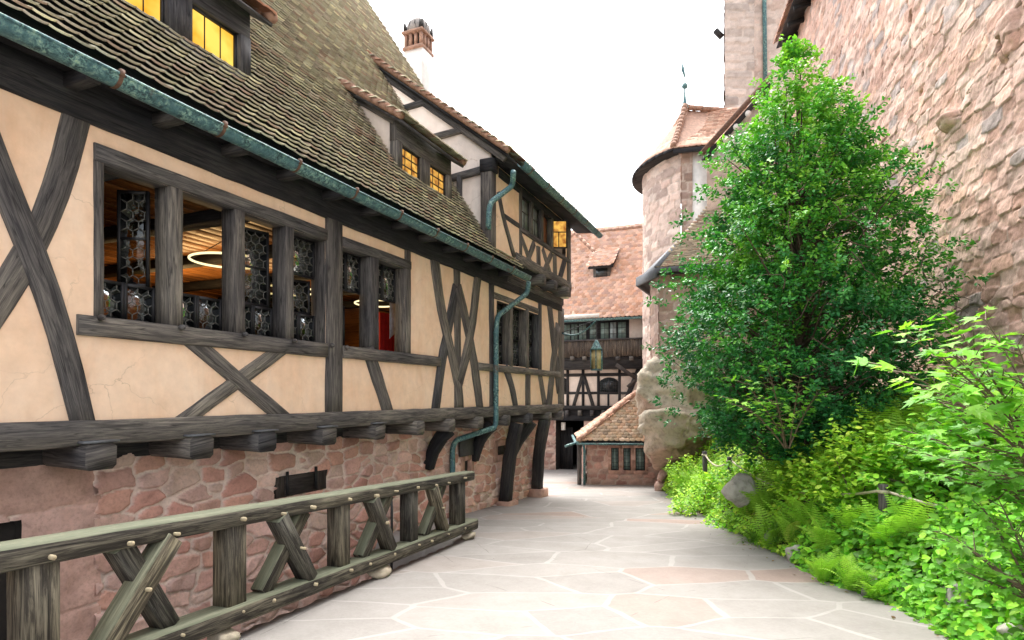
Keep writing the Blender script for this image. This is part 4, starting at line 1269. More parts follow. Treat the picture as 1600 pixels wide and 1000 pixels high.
# gallery windows
wu = [(882, 891), (893, 902.5), (905, 916), (922, 932), (939, 951), (953.5, 963), (966, 978)]
zw0, zw1 = gp(935, 531)[1], gp(935, 505)[1]
gb(MB().box((GX0, .0, zw0 - .1), (gp(983, 0)[0], .06, zw1 + .1)), 'window_band', 'timber_dark')
for i, (a, b) in enumerate(wu):
    x0, x1 = gp(a, 0)[0], gp(b, 0)[0]
    f = gb(MB().slab([(x0, -.03, zw0), (x1, -.03, zw0), (x1, -.03, zw1), (x0, -.03, zw1)], (0, .02, 0)), 'window', 'greenglass' if i not in (5,) else 'paleglass')
    mb = MB(); xm = (x0 + x1) / 2
    mb.box((xm - .008, -.045, zw0), (xm + .008, -.028, zw1), .002)
    for q in (1, 2): mb.box((x0, -.046, zw0 + (zw1 - zw0) * q / 3 - .008), (x1, -.028, zw0 + (zw1 - zw0) * q / 3 + .008), .002)
    gb(mb, 'window_bars', 'iron', f)
gb(MB().box((gp(1006, 0)[0], -.06, zw0), (gp(1012, 0)[0], .06, zw1 + .2)), 'post', 'timber_dark')
# roof
GEY, GEZ = -.5, ZG[500] + .02
GTP = 1.42
PAL_OR = [(0.66, 0.394, 0.275), (0.704, 0.452, 0.338), (0.616, 0.36, 0.25), (0.726, 0.487, 0.375), (0.638, 0.441, 0.35), (0.572, 0.371, 0.3)]
def gtiles(name, x0, x1, ct1, ey, ez, seed, keep=None, expo=.15):
    O, X, Y, Z = plane_tiles(x0, x1, 0, ct1, GTP, ey, ez, expo, .19, keep, 3.2)
    return tiles(name, M['tile'], gate, O, X, Y, Z, .19, .32, .014, .02, PAL_OR, seed, .006)
GCT = 3.2
gr = gtiles('roof', GX0, GX1 + .1, GCT, GEY, GEZ, 61)
yr, zr = GEY + GCT, GEZ + GCT * GTP
gb(MB().slab([(GX0, GEY + .03, GEZ - .03), (GX1 + .08, GEY + .03, GEZ - .03), (GX1 + .08, yr, zr - .02), (GX0, yr, zr - .02)], (0, .03, -.05)), 'roof_boarding', 'timber_dark', gr)
gb(MB().slab([(GX0, yr, zr - .03), (GX1 + .08, yr, zr - .03), (GX1 + .08, 6.8, GEZ), (GX0, 6.8, GEZ)], (0, .0, -.05)), 'rear_slope', 'vergetile', gr)
gb(MB().slab([(GX1 - .02, .1, GEZ), (GX1 - .02, yr, zr - .1), (GX1 - .02, 6.5, GEZ)], (-.1, 0, 0)), 'gable_wall', 'plaster_light')
mb = MB(); k = GX0
while k < GX1: mb.tube([(k, yr, zr + .0), (k + .36, yr, zr + .02)], .1, 8); k += .34
gb(mb, 'ridge_tiles', 'vergetile', gr)
# taller cross roof rising on the left with its peak
px, pz = gp(905, 370, 3.4)
tri = [(px - 2.2, pz - 2.55), (px + 1.35, pz - 1.75)]
def keep_tri(x, ct):
    z = GEZ + ct * GTP
    return (z < pz - np.where(x < px, (px - x) * 1.15, (x - px) * 1.0)) & (ct > GCT - .35)
ctp = (pz - GEZ) / GTP
ck = gtiles('cross_roof', px - 2.4, px + 1.6, ctp + .1, GEY, GEZ, 63, keep_tri)
z_r = zr
pl = [(px - 1.9, GEY + GCT - .2, GEZ + (GCT - .2) * GTP - .03), (px + 1.2, GEY + GCT - .2, GEZ + (GCT - .2) * GTP - .03), (px + .95, GEY + GCT + .0, zr - .03), (px, GEY + ctp, pz - .05), (px - 1.3, GEY + GCT + .1, zr)]
gb(MB().slab(pl, (0, .9, -.1)), 'roof_boarding', 'timber_dark', ck)
mb = MB()
for sx, sl, n in ((-1, 1.15, 7), (1, 1.0, 6)):
    for k in range(n):
        a = Vector((px + sx * .25 * k, GEY + ctp - .25 * k * sl / GTP, pz - .25 * k * sl + .03)); b = Vector((px + sx * .25 * (k + 1), GEY + ctp - .25 * (k + 1) * sl / GTP, pz - .25 * (k + 1) * sl))
        mb.tube([a, b], [.09, .11], 8)
gb(mb, 'ridge_tiles', 'vergetile', ck)
rx, rzz = gp(918, 392, 3.0); _, rzt = gp(918, 364, 3.0)
gb(MB().tube([(rx, 3.0, rzz - .3), (rx, 3.0, rzt)], .02, 6).lathe((rx, 3.0, rzt - .1), [(.01, 0), (.06, .04), (.01, .1)], 8), 'lightning_rod', 'copper')
# small roof dormer
x0, z0 = gp(932, 434, 1.4); x1, z1 = gp(950, 420, 1.4)
ydm = GEY + (z0 - GEZ) / GTP
x0, z0 = gp(932, 434, ydm); x1, z1 = gp(950, 417, ydm)
dm = gb(MB().box((x0 - .12, ydm - .1, z0 - .1), (x1 + .12, ydm + .3, z1 + .02)).slab([(x0 - .1, ydm, z0), (x0 - .1, ydm, z1), (x0 - .1, ydm + (z1 - z0) / GTP, z1)], (.05, 0, 0)).slab([(x1 + .1, ydm, z0), (x1 + .1, ydm, z1), (x1 + .1, ydm + (z1 - z0) / GTP, z1)], (-.05, 0, 0)), 'dormer', 'timber')
gb(MB().slab([(x0, ydm - .12, z0), (x1, ydm - .12, z0), (x1, ydm - .12, z1 - .03), (x0, ydm - .12, z1 - .03)], (0, .02, 0)), 'dormer_glass', 'darkglass', dm)
O, X, Y, Z = plane_tiles(x0 - .3, x1 + .3, 0, 1.6, .8, ydm - .35, z1 - .02, .15, .19, None, 3.2)
tiles('dormer_roof', M['tile'], dm, O, X, Y, Z, .19, .3, .014, .02, PAL_OR, 66, .006)
gb(MB().slab([(x0 - .3, ydm - .33, z1 - .05), (x1 + .3, ydm - .33, z1 - .05), (x1 + .3, ydm + 1.3, z1 + 1.25), (x0 - .3, ydm + 1.3, z1 + 1.25)], (0, .03, -.05)), 'roof_boarding', 'timber_dark', dm)
# gutter, its grey cover, timber trough
mb = gutter(GX0, GX1 + .15, GEY - .08, GEZ - .06, .07)
ge = gb(mb, 'gutter', 'copper', None, True)
xa_, za_ = gp(936, 499, GEY)
gb(MB().tube([(GX0 + 1, GEY + .05, GEZ + .1), (xa_, GEY + .05, GEZ + .1)], .1, 10), 'snow_guard', 'white', gr, True)
gb(MB().beam([(*gp(963, 570, -1.0)[:1], -1.0, gp(963, 570, -1.0)[1]), (*gp(995, 592, -1.0)[:1], -1.0, gp(995, 592, -1.0)[1])], .14, .16, (0, 1, 0), .01), 'strut', 'plank')
gb(MB().beam([(gp(998, 590, -1.0)[0], -1.0, gp(998, 590, -1.0)[1]), (gp(981, 605, -1.0)[0], -1.0, gp(981, 605, -1.0)[1])], .13, .16, (0, 1, 0), .01), 'strut', 'plank')
gb(MB().tube([(GX1 + .1, GEY - .05, GEZ - .1), (GX1 + .12, -.1, GEZ - .5), (GX1 + .12, -.1, -1.5)], .05, 8), 'downpipe', 'copper', None, True)

# ================================================================== LANTERN
lx, lY = (932 - 800) / F * 16.0, 16.0
def lz(v): return (620 - v) / F * lY
lant = thing('lantern', 'hexagonal green copper lantern with amber glass hanging on a chain in the lane', 'lantern', (lx, lY, lz(579)))
H = lz(545) - lz(577)
def hexr(r, z): return [(r * math.cos(k * math.pi / 3 + .3), r * math.sin(k * math.pi / 3 + .3), z) for k in range(6)]
R0 = .16
MB().rings([hexr(R0, .0), hexr(R0 * 1.05, .04)]).build('base', M['copper'], lant)
MB().rings([hexr(R0 * 1.2, H), hexr(R0 * .9, H + .06), hexr(R0 * .45, H + .2), hexr(R0 * .3, H + .24), hexr(R0 * .12, H + .27)]).build('lantern_roof', M['copper'], lant)
mb = MB()
for k in range(6):
    a = k * math.pi / 3 + .3
    mb.box((R0 * math.cos(a) - .013, R0 * math.sin(a) - .013, .03), (R0 * math.cos(a) + .013, R0 * math.sin(a) + .013, H + .01), .003)
mb.build('bars', M['copper'], lant)
M['amber'] = paneglass('amber_glass', (.62, .5, .24), .2)
for k in range(6):
    a, b = hexr(R0 * .95, .04)[k], hexr(R0 * .95, .04)[(k + 1) % 6]
    MB().slab([a, b, (b[0], b[1], H), (a[0], a[1], H)], (-.005 * a[0], -.005 * a[1], 0)).build('glass', M['amber'], lant)
mb = MB(); z = H + .26; k = 0
while z < lz(503) - lz(579):
    c = Vector((0, 0, z)); ax = Vector((1, 0, 0)) if k % 2 else Vector((0, 1, 0))
    mb.tube([c + ax * .022 * math.cos(t) + Vector((0, 0, .04 * math.sin(t))) for t in np.linspace(0, 2 * math.pi, 10)], .007, 5, False)
    z += .062; k += 1
mb.build('chain', M['iron'], lant)
ax, ay, az = h2w(S_END + .02, .0, 0)
wp = (ax, ay, lz(515)); we = (lx, lY, lz(500))
brk = thing('lantern_bracket', 'thin pale curved bracket from the house corner that carries the lantern', 'bracket', (ax, ay, lz(520)))
pts = [Vector(wp).lerp(Vector(we), t) - Vector((0, 0, .2 * math.sin(t * math.pi))) for t in np.linspace(0, 1, 12)]
mb = MB().tube(pts, .022, 8); mb.build('arm', M['copper'], brk, True, True)
mb = MB().tube([Vector(wp), Vector(we)], .012, 6); mb.build('stay', M['iron'], brk, True, True)

# ================================================================== HUT
hut0 = np.array([2.42, 19.7]); hph = R(-4); hdx = np.array([math.cos(hph), math.sin(hph)]); hdy = np.array([-math.sin(hph), math.cos(hph)])
hut = thing('stone_hut', 'low red sandstone hut with hipped tile roof and three leaded windows', 'hut', (hut0[0], hut0[1], -2.85), hph)
def ub(mb, name, mat, parent=None, smooth=False): return mb.build(name, M[mat], parent or hut, smooth)
def hw_(x, y): p = hut0 + hdx * x + hdy * y; return (p[0], p[1])
HE = 1.43; HWID = 3.0; HDEP = 3.2
wins = [(955, 967), (974, 985.5), (993, 1008)]
wz0, wz1 = (620 - 734) / F * 19.8 + 2.85, (620 - 699) / F * 19.8 + 2.85
def hx(u): 
    a = (u - 800) / F
    return (a * hut0[1] - hut0[0]) / (hdx[0] - a * hdx[1])
drop = [(hx(a), hx(b), wz0 - 2.85, wz1 - 2.85) for a, b in wins]
PAL_H = [(.42, .25, .2), (.36, .2, .16), (.47, .31, .25), (.4, .27, .22), (.3, .18, .15)]
stone_wall('wall', hw_(0, 0), hw_(HWID, 0), -3.3, -2.85 + HE, .035, M['stone'], hut, .42, .19, 71, PAL_H, (.46, .35, .29), .03, drop)
stone_wall('wall', hw_(0, HDEP), hw_(0, 0), -3.3, -2.85 + HE, .06, M['stone'], hut, .42, .19, 73, PAL_H, (.46, .35, .29), .03)
ub(MB().box((.12, .3, -.3), (HWID, HDEP, HE)), 'wall_core', 'dark')
for a, b in wins:
    x0, x1 = hx(a), hx(b)
    f = ub(MB().box((x0 - .09, -.03, wz0 - .12), (x1 + .09, .12, wz0)).box((x0 - .09, -.03, wz1), (x1 + .09, .12, wz1 + .11)).box((x0 - .1, -.025, wz0), (x0, .12, wz1)).box((x1, -.025, wz0), (x1 + .1, .12, wz1)), 'window_surround', 'redstone')
    ub(MB().slab([(x0, .08, wz0), (x1, .08, wz0), (x1, .08, wz1), (x0, .08, wz1)], (0, .02, 0)), 'glass', 'greenglass', f)
    mb = MB().box((x0, .03, wz0), (x0 + .025, .08, wz1)).box((x1 - .025, .03, wz0), (x1, .08, wz1)).box((x0, .03, wz0), (x1, .08, wz0 + .025)).box((x0, .03, wz1 - .025), (x1, .08, wz1))
    for q in range(1, 3): mb.box((x0 + (x1 - x0) * q / 3 - .004, .065, wz0), (x0 + (x1 - x0) * q / 3 + .004, .079, wz1), .001)
    for q in range(1, 6): mb.box((x0, .066, wz0 + (wz1 - wz0) * q / 6 - .004), (x1, .078, wz0 + (wz1 - wz0) * q / 6 + .004), .001)
    ub(mb, 'window_frame', 'iron', f)
# hipped roof: front slope and left slope meet on the hip
HTP = .74
hcp, hsp = math.cos(math.atan(HTP)), math.sin(math.atan(HTP))
def hut_tiles(name, mapf, n0, n1, ct1, keep, seed, pal):
    O, X, Y, Z = plane_tiles(n0, n1, 0, ct1, HTP, -.25, HE - .02, .15, .17, keep, 0)
    P = mapf(O, True); 
    return tiles(name, M['tile'], hut, P, mapf(X, False), mapf(Y, False), mapf(Z, False), .17, .28, .018, .035, pal, seed, .01)
PAL_HUT = [(0.456, 0.323, 0.21), (0.503, 0.363, 0.252), (0.418, 0.333, 0.231), (0.522, 0.343, 0.231), (0.399, 0.323, 0.231), (0.551, 0.421, 0.315), (0.361, 0.284, 0.21)]
ident = lambda A, p: A
hr = hut_tiles('roof', ident, -.25, HWID + .3, 1.95, lambda s, ct: (s + .25 > ct) & (s < HWID + .3), 75, PAL_HUT)
def leftmap(A, p):
    B = A.copy(); B[:, 0] = A[:, 1]; B[:, 1] = -A[:, 0] + (0 if p else 0); return B
hut_tiles('roof_side', leftmap, -HDEP - .25, .25, 1.95, lambda s, ct: (-s + .25 > ct), 76, PAL_OR)
T_ = 1.95
ub(MB().slab([(-.22, -.22, HE - .06), (HWID + .25, -.22, HE - .06), (HWID + .25, -.25 + T_, HE - .06 + T_ * HTP), (-.25 + T_, -.25 + T_, HE - .06 + T_ * HTP)], (0, .03, -.05)).slab([(-.22, -.22, HE - .06), (-.22, HDEP + .2, HE - .06), (-.25 + T_, HDEP + .2, HE - .06 + T_ * HTP), (-.25 + T_, -.25 + T_, HE - .06 + T_ * HTP)], (.03, 0, -.05)), 'roof_boarding', 'timber_dark', hr)
mb = MB()
for k in range(9):
    a = -.28 + k * .23; b = a + .27
    mb.tube([(a, a, HE + .03 + (a + .25) * HTP), (b, b, HE + .06 + (b + .25) * HTP)], [.1, .085], 8)
ub(mb, 'hip_tiles', 'vergetile', hr)
ub(gutter(-.35, HWID + .3, -.34, HE - .06, .055), 'gutter', 'copper', None, True)
mb = MB().tube([(-.3, -.34, HE - .05), (-.36, 0, HE - .05), (-.36, HDEP, HE - .05)], .05, 8).tube([(-.33, -.3, HE - .04), (-.62, -.45, HE - .12), (-.7, -.5, HE - .15)], .04, 8)
ub(mb, 'side_gutter', 'copper', None, True)
ub(MB().tube([(-.12, -.2, HE - .1), (-.08, -.1, HE - .3), (-.08, -.1, 0)], .045, 8), 'downpipe', 'copper', None, True)
ub(MB().beam([(-.24, -.05, -.05), (-.24, -.05, HE - .1)], .14, .14, (0, 1, 0), .01, .03), 'post', 'timber')

# ================================================================== BOULDERS AND LEAN-TO
import bmesh
def hullrock(name, pts, seed, pal, label, cat, loc, group=None, res=4, amp=.06):
    bm = bmesh.new()
    for p in pts: bm.verts.new(p)
    bmesh.ops.convex_hull(bm, input=bm.verts)
    bmesh.ops.delete(bm, geom=[v for v in bm.verts if not v.link_faces], context='VERTS')
    for _ in range(res): bmesh.ops.subdivide_edges(bm, edges=[e for e in bm.edges if e.calc_length() > .12], cuts=1, use_grid_fill=True)
    bmesh.ops.triangulate(bm, faces=bm.faces)
    bm.verts.ensure_lookup_table(); bm.verts.index_update()
    for _ in range(2): bmesh.ops.smooth_vert(bm, verts=bm.verts, factor=.5, use_axis_x=True, use_axis_y=True, use_axis_z=True)
    rgp = np.random.default_rng(seed)
    cc = np.array([v.co[:] for v in bm.verts])
    for _ in range(11):
        nv = unit(rgp.normal(0, 1, 3)); pr_ = cc @ nv; hmax = pr_.max(); ext = hmax - pr_.min()
        lim = hmax - ext * rgp.uniform(.015, .07)
        ex = np.maximum(0, pr_ - lim); cc = cc - nv[None, :] * ex[:, None] * .95
    for v, q in zip(bm.verts, cc): v.co = q
    bm.normal_update()
    co = np.array([v.co[:] for v in bm.verts]); no = np.array([v.normal[:] for v in bm.verts])
    n = fbm(co[:, 0] * 1.7 + co[:, 2] * .6, co[:, 2] * 2.6 + co[:, 1], seed, 5)
    strata = fbm(co[:, 0] * .7, co[:, 2] * 7 + co[:, 0] * 1.5, seed + 5, 3)
    cr = np.exp(-(fbm(co[:, 0] * .55 + 2, co[:, 2] * 1.6 + co[:, 0] * .5 + co[:, 1] * .4, seed + 8, 4) / .05) ** 2)
    st_ = np.floor((co[:, 2] + .12 * fbm(co[:, 0] * 1.5, co[:, 2], seed + 6, 3)) * 5.5)
    co = co + no * (amp * 1.6 * n + amp * .5 * strata - .09 * cr + amp * 1.1 * (hsh(st_, np.floor(co[:, 0] * 1.3), seed) - .5))[:, None]
    f = [[v.index for v in q.verts] for q in bm.faces]; bm.free()
    t = np.clip(.5 + 1.1 * fbm(co[:, 0] * 1.4, co[:, 2] * 1.4 + co[:, 1], seed + 3, 4), 0, 1)[:, None]
    pal = np.array(pal); c = pal[0] * (1 - t) + pal[1] * t
    under = sstep(.1, .7, -no[:, 2:3])
    if len(pal) > 2: c = c * (1 - under) + pal[2] * under
    c *= (1 + .25 * fbm(co[:, 0] * 7, co[:, 2] * 7 + co[:, 1] * 5, seed + 4, 3))[:, None]
    o = npmesh(name, co, [3] * len(f), [k for q in f for k in q], M['rock'], None, col=np.clip(c, .02, .9), smooth=False)
    o.location = loc
    return props(o, label, cat, group)
BY = 17.0
def bp(u, v, Y=BY): return ((u - 800) / F * Y, Y, (620 - v) / F * Y)
def rp(base, *pts):
    return [tuple(np.array(bp(u, v, Y)) - np.array(base)) for u, v, Y in pts]
base = bp(1040, 735, 17.4)
PAL_B = [(.42, .36, .27), (.6, .54, .43), (.44, .29, .22)]
hullrock('boulder', rp(base, (997, 650, 17.2), (996, 690, 17.2), (1004, 722, 17.3), (1022, 738, 17.6), (1045, 724, 16.6), (1084, 682, 16.4), (1072, 650, 16.2), (1030, 640, 16.3), (1008, 645, 16.6), (1130, 640, 17), (1150, 690, 18), (1010, 640, 18.5), (1030, 740, 19), (1160, 620, 19.5), (1050, 728, 18)), 3, PAL_B,
         'huge overhanging lower boulder with a reddish underside beside the stone hut', 'boulder', base, 'boulders under the round tower')
base2 = bp(1050, 645, 17.8)
hullrock('boulder', rp(base2, (1020, 552, 17.4), (1002, 590, 17.2), (993, 612, 17.2), (998, 648, 17.2), (1075, 655, 16.6), (1075, 600, 16.6), (1062, 556, 17.0), (1110, 560, 17.6), (1150, 640, 18), (1020, 556, 19), (1000, 650, 19), (1150, 560, 19.5)), 8, PAL_B,
         'tall grey boulder with layered cracks carrying the tower wall', 'boulder', base2, 'boulders under the round tower', 4, .11)
pb = bp(1034, 770, 17.6)
pl_ = thing('stone_pillar', 'short red stone block pillar propping the overhanging boulder', 'pillar', (pb[0], pb[1], pb[2] - .1))
rockmesh((.22, .2, .24), 91, [(.4, .25, .2), (.46, .32, .26)], 3, .08, 'block', 'rock', pl_, 6).location = (0, 0, .25)
rockmesh((.24, .22, .2), 92, [(.25, .2, .18), (.33, .26, .23)], 3, .08, 'block', 'rock', pl_, 6).location = (0, 0, -.08)
rockmesh((.2, .19, .2), 93, [(.4, .25, .2), (.46, .32, .26)], 3, .08, 'block', 'rock', pl_, 6).location = (.03, 0, .6)

# polygonal bastion with a lean-to roof, standing on the boulders
PAL_P = [(.4, .28, .22), (.46, .33, .27), (.36, .25, .2), (.5, .38, .32), (.42, .3, .25)]
MORT_P = (.56, .46, .39)
bas = thing('stone_bastion', 'low polygonal stone bastion with mossy lean to roof on the boulders, half behind the holly', 'bastion', (bp(1060, 560)[0], 18.6, bp(0, 560)[2]))
A = np.array([(1017 - 800) / F * 18.2, 18.2]); B_ = np.array([(1030 - 800) / F * 17.2, 17.2]); C_ = np.array([(1200 - 800) / F * 16.2, 16.2]); E_ = A + np.array([1.2, 2.6])
ze = (620 - 424) / F * 17.2
zb_ = (620 - 575) / F * 17.2
for i, (p, q) in enumerate(((E_, A), (A, B_), (B_, C_))):
    stone_wall('wall', p, q, zb_ - .5, ze + .1, .045, M['stone'], bas, .5, .3, 80 + i, PAL_P, MORT_P, .025, mw=(.03, .12), jit=.5, pw=5)
apex = [np.array([(1115 - 800) / F * 20.5, 20.5, (620 - 318) / F * 20.5]), np.array([(1260 - 800) / F * 19.0, 19.0, (620 - 318) / F * 20.5])]
def off(p, d): return np.array([p[0], p[1]]) + d
oE, oA, oB, oC = off(E_, (-.4, .05)), off(A, (-.42, -.05)), off(B_, (-.16, -.42)), off(C_, (0, -.45))
def roofface(name, p, q, a, b, pal, seed, parent):
    """tiled face from the eave p->q (xy at ze) up to a->b (3D)"""
    p3 = np.array([p[0], p[1], ze]); q3 = np.array([q[0], q[1], ze])
    X = unit(q3 - p3); mid = (a + b) / 2 - (p3 + q3) / 2
    Yv = unit(mid - X * np.dot(mid, X)); Z = np.cross(X, Yv)
    if Z[2] < 0: Z = -Z
    L = np.linalg.norm(q3 - p3); T = np.dot((a + b) / 2 - p3, Yv)
    rows = int(T / .12); O = []
    sa, sb = np.dot(a - p3, X), np.dot(b - p3, X)
    for r in range(rows):
        t = r * .12; f = t / T
        lo, hi = sa * f, L + (sb - L) * f
        n = int((hi - lo) / .17) + 1
        for c in range(n): O.append(p3 + X * (lo + (c + .5 * (r % 2)) * .17 + .05) + Yv * t)
    O = np.array(O); n = len(O)
    return tiles(name, M['tile'], parent, O - np.array(bas.location), np.tile(X, (n, 1)), np.tile(Yv, (n, 1)), np.tile(Z, (n, 1)), .17, .26, .016, .03, pal, seed, .01)
PAL_BAS = [(.3, .24, .17), (.36, .29, .2), (.27, .23, .16), (.4, .32, .22), (.33, .22, .15)]
apE = apex[0]
rf = roofface('roof', oB, oC, apex[0], apex[1], PAL_BAS, 85, bas)
mb = MB().slab([(*oA, ze - .05), (*oB, ze - .05), tuple(apE - np.array([0, 0, .06])), tuple(apE - np.array([0, 0, .06]) + np.array([.0, .01, 0]))], (0, .05, -.06)).slab([(*oB, ze - .05), (*oC, ze - .05), tuple(apex[1] - np.array([0, 0, .06])), tuple(apE - np.array([0, 0, .06]))], (0, .05, -.06)).slab([(*oE, ze - .05), (*oA, ze - .05), tuple(apE - np.array([0, 0, .06]))], (0.05, 0, -.06))
mb.build('roof_boarding', M['flash'], rf, world=True)
MB().beam([(*oB, ze + .04), tuple(apE + np.array([0, 0, .06]))], .16, .06, (0, 0, 1)).build('hip_flashing', M['flash'], rf, world=True)
mb = MB()
mb.beam([(*oE, ze - .12), (*oA, ze - .12)], .26, .08, (1, 0, 0)).beam([(*oA, ze - .12), (*oB, ze - .12)], .26, .08, (1, 0, 0)).beam([(*oB, ze - .06), (*oC, ze - .06)], .14, .08, (0, 1, 0))
mb.build('eave_gutter', M['flash'], bas, world=True)
mb = MB().slab([(*oA, ze - .2), (*oB, ze - .2), (*oC, ze - .2), (*C_, ze - .1), (*B_, ze - .1), (*A, ze - .1)], (0, 0, .03)); mb.build('soffit', M['timber_dark'], bas, world=True)

# ================================================================== ROUND TOWER
tc = np.array([8.24, 23.4]); TR = 3.1
tow = thing('round_tower', 'round pink sandstone tower with a conical orange tile roof and green finial', 'tower', (tc[0], tc[1], -1.0))
tz0, tz1 = -1.0, 8.6
na, nz = 190, 190
# the half round wall runs from the far left to the corner facing the lane
ang = np.linspace(R(120), R(222), na); zz = np.linspace(tz0, tz1, nz)
Aa, Zz = np.meshgrid(ang, zz, indexing='ij')
h, c = stone_grid(Aa * TR, Zz, .55, .3, 95, [(.58, .44, .37), (.62, .49, .42), (.53, .39, .33), (.65, .53, .46), (.47, .36, .31), (.6, .46, .39)], (.62, .52, .45), .05, mw=(.04, .09), jit=.5, pw=6)
P = np.stack([tc[0] + np.cos(Aa) * (TR + h) - tow.location[0], tc[1] + np.sin(Aa) * (TR + h) - tow.location[1], Zz - tow.location[2]], -1)
grid_obj('wall', P, c, M['stone'], tow)
k0 = tc + TR * np.array([math.cos(R(222)), math.sin(R(222))])
k1 = k0 + np.array([.36, -.1]); k2 = k0 + np.array([.86, -.22]); k3 = k0 + np.array([3.6, -.9])
stone_wall('quoin_wall', k0, k1, tz0, tz1, .05, M['stone'], tow, .5, .3, 96, PAL_P, MORT_P, .03, jit=.3, pw=6)
MB().slab([(*k1, tz0), (*k2, tz0), (*k2, tz1), (*k1, tz1)], (.02, .1, 0)).build('plaster_panel', M['white'], tow, world=True)
stone_wall('quoin_wall', k2, k3, tz0, tz1, .06, M['stone'], tow, .5, .3, 97, PAL_P, MORT_P, .03, jit=.5)
# roof: half cone then a ridge running to the right
apz = (620 - 168) / F * 23.0
ap = np.array([(1070 - 800) / F * 23.0, 23.0])
ap2 = np.array([ap[0] + 2.6, ap[1] + .4])
def tower_roof():
    O, X, Y, Z = [], [], [], []
    # eave polyline: round part then straight along the front
    eav = [tc + (TR + .42) * np.array([math.cos(t), math.sin(t)]) for t in np.linspace(R(110), R(230), 60)]
    e_end = eav[-1]; 
    for a, b in zip(eav[:-1], eav[1:]):
        pass
    def face(p, q, a, b):
        p3 = np.array([p[0], p[1], tz1]); q3 = np.array([q[0], q[1], tz1]); a3 = np.array([a[0], a[1], apz]); b3 = np.array([b[0], b[1], apz])
        x = unit(q3 - p3); mid = (a3 + b3) / 2 - (p3 + q3) / 2; y = unit(mid - x * np.dot(mid, x)); z = np.cross(x, y)
        L = np.linalg.norm(q3 - p3); T = np.dot(mid, y); rows = int(T / .15)
        sa, sb = np.dot(a3 - p3, x), np.dot(b3 - p3, x)
        for r in range(rows):
            f = r * .15 / T; lo, hi = sa * f, L + (sb - L) * f
            n = max(1, int((hi - lo) / .19 + .5))
            for c_ in range(n):
                O.append(p3 + x * (lo + (hi - lo) * (c_ + .5) / n) + y * r * .15 + z * .12 * math.sin(math.pi * min(1, f * 1.0)) * -1)
                X.append(x); Y.append(y); Z.append(z if z[2] > 0 else -z)
    seg = 20
    ev = [tc + (TR + .42) * np.array([math.cos(t), math.sin(t)]) for t in np.linspace(R(100), R(221), seg)]
    for a, b in zip(ev[:-1], ev[1:]): face(a, b, ap, ap)
    face(ev[-1], k3 + np.array([.3, -.42]), ap, ap2)
    return [np.array(v) for v in (O, X, Y, Z)], ev
(O, X, Y, Z), ev = tower_roof()
PAL_T = [(.58, .35, .25), (.62, .4, .29), (.54, .32, .23), (.65, .44, .33)]
trf = tiles('roof', M['tile'], tow, O - np.array(tow.location), X, Y, Z, .2, .3, .014, .02, PAL_T, 98, .006)
mb = MB()
for a, b in zip(ev[:-1], ev[1:]): mb.add([(*a, tz1 - .04), (*b, tz1 - .04), (*ap, apz - .15)], [[0, 1, 2]])
mb.add([(*ev[-1], tz1 - .04), (*(k3 + np.array([.3, -.42])), tz1 - .04), (*ap2, apz - .1), (*ap, apz - .15)], [[0, 1, 2, 3]])
mb.add([(*ap, apz - .1), (*ap2, apz - .1), (ap2[0] + .5, ap2[1] + 3.5, tz1 + .2), (ap[0] - .5, ap[1] + 3.5, tz1 + .2)], [[0, 1, 2, 3]])
mb.build('roof_boarding', M['vergetile'], trf, world=True)
mb = MB()
for a, b in zip(ev[:-1], ev[1:]): mb.beam([(*a, tz1 - .04), (*b, tz1 - .04)], .1, .09, (0, 0, 1), .01)
mb.beam([(*ev[-1], tz1 - .1), (*(k3 + np.array([.3, -.4])), tz1 - .1)], .14, .1, (0, 1, 0), .01)
mb.build('eave', M['timber_dark'], tow, world=True)
mb = MB()
for a, b in zip(ev[:-1], ev[1:]):
    ia, ib = tc + (a - tc) * .86, tc + (b - tc) * .86
    mb.add([(*a, tz1 - .09), (*b, tz1 - .09), (*ib, tz1 - .1), (*ia, tz1 - .1)], [[0, 1, 2, 3]])
mb.build('soffit', M['timber_dark'], tow, world=True)
e = ev[-1]; mb = MB()
for k in range(12):
    t0, t1 = k / 12, (k + 1.15) / 12
    f = lambda t: (e[0] + (ap[0] - e[0]) * t, e[1] + (ap[1] - e[1]) * t, tz1 + .1 + (apz - tz1) * t - .12 * math.sin(math.pi * t))
    mb.tube([f(t0), f(min(1, t1))], [.11, .09], 8)
for k in range(8):
    t0, t1 = k / 8, (k + 1.1) / 8
    mb.tube([(ap[0] + (ap2[0] - ap[0]) * t0, ap[1] + .4 * t0, apz), (ap[0] + (ap2[0] - ap[0]) * t1, ap[1] + .4 * t1, apz + .02)], .1, 8)
mb.build('ridge_tiles', M['vergetile'], trf, world=True)
fz_ = lambda v: (620 - v) / F * 23.0
fx = ap[0]
mb = MB().lathe((fx, ap[1], apz - .05), [(.16, 0), (.09, .15), (.05, .4), (.035, .6), (.03, .75), (.1, .8), (.12, .86), (.08, .94), (.03, .98), (.02, 1.25)], 10)
mb.slab([(fx - .12, ap[1], apz + 1.4), (fx - .02, ap[1], apz + 1.15), (fx + .03, ap[1], apz + 1.2), (fx - .02, ap[1], apz + 1.5), (fx - .1, ap[1], apz + 1.75)], (0, .02, 0))
mb.tube([(fx, ap[1], apz + 1.1), (fx - .06, ap[1], apz + 1.5)], .018, 6)
mb.build('finial', M['copper'], trf, world=True)

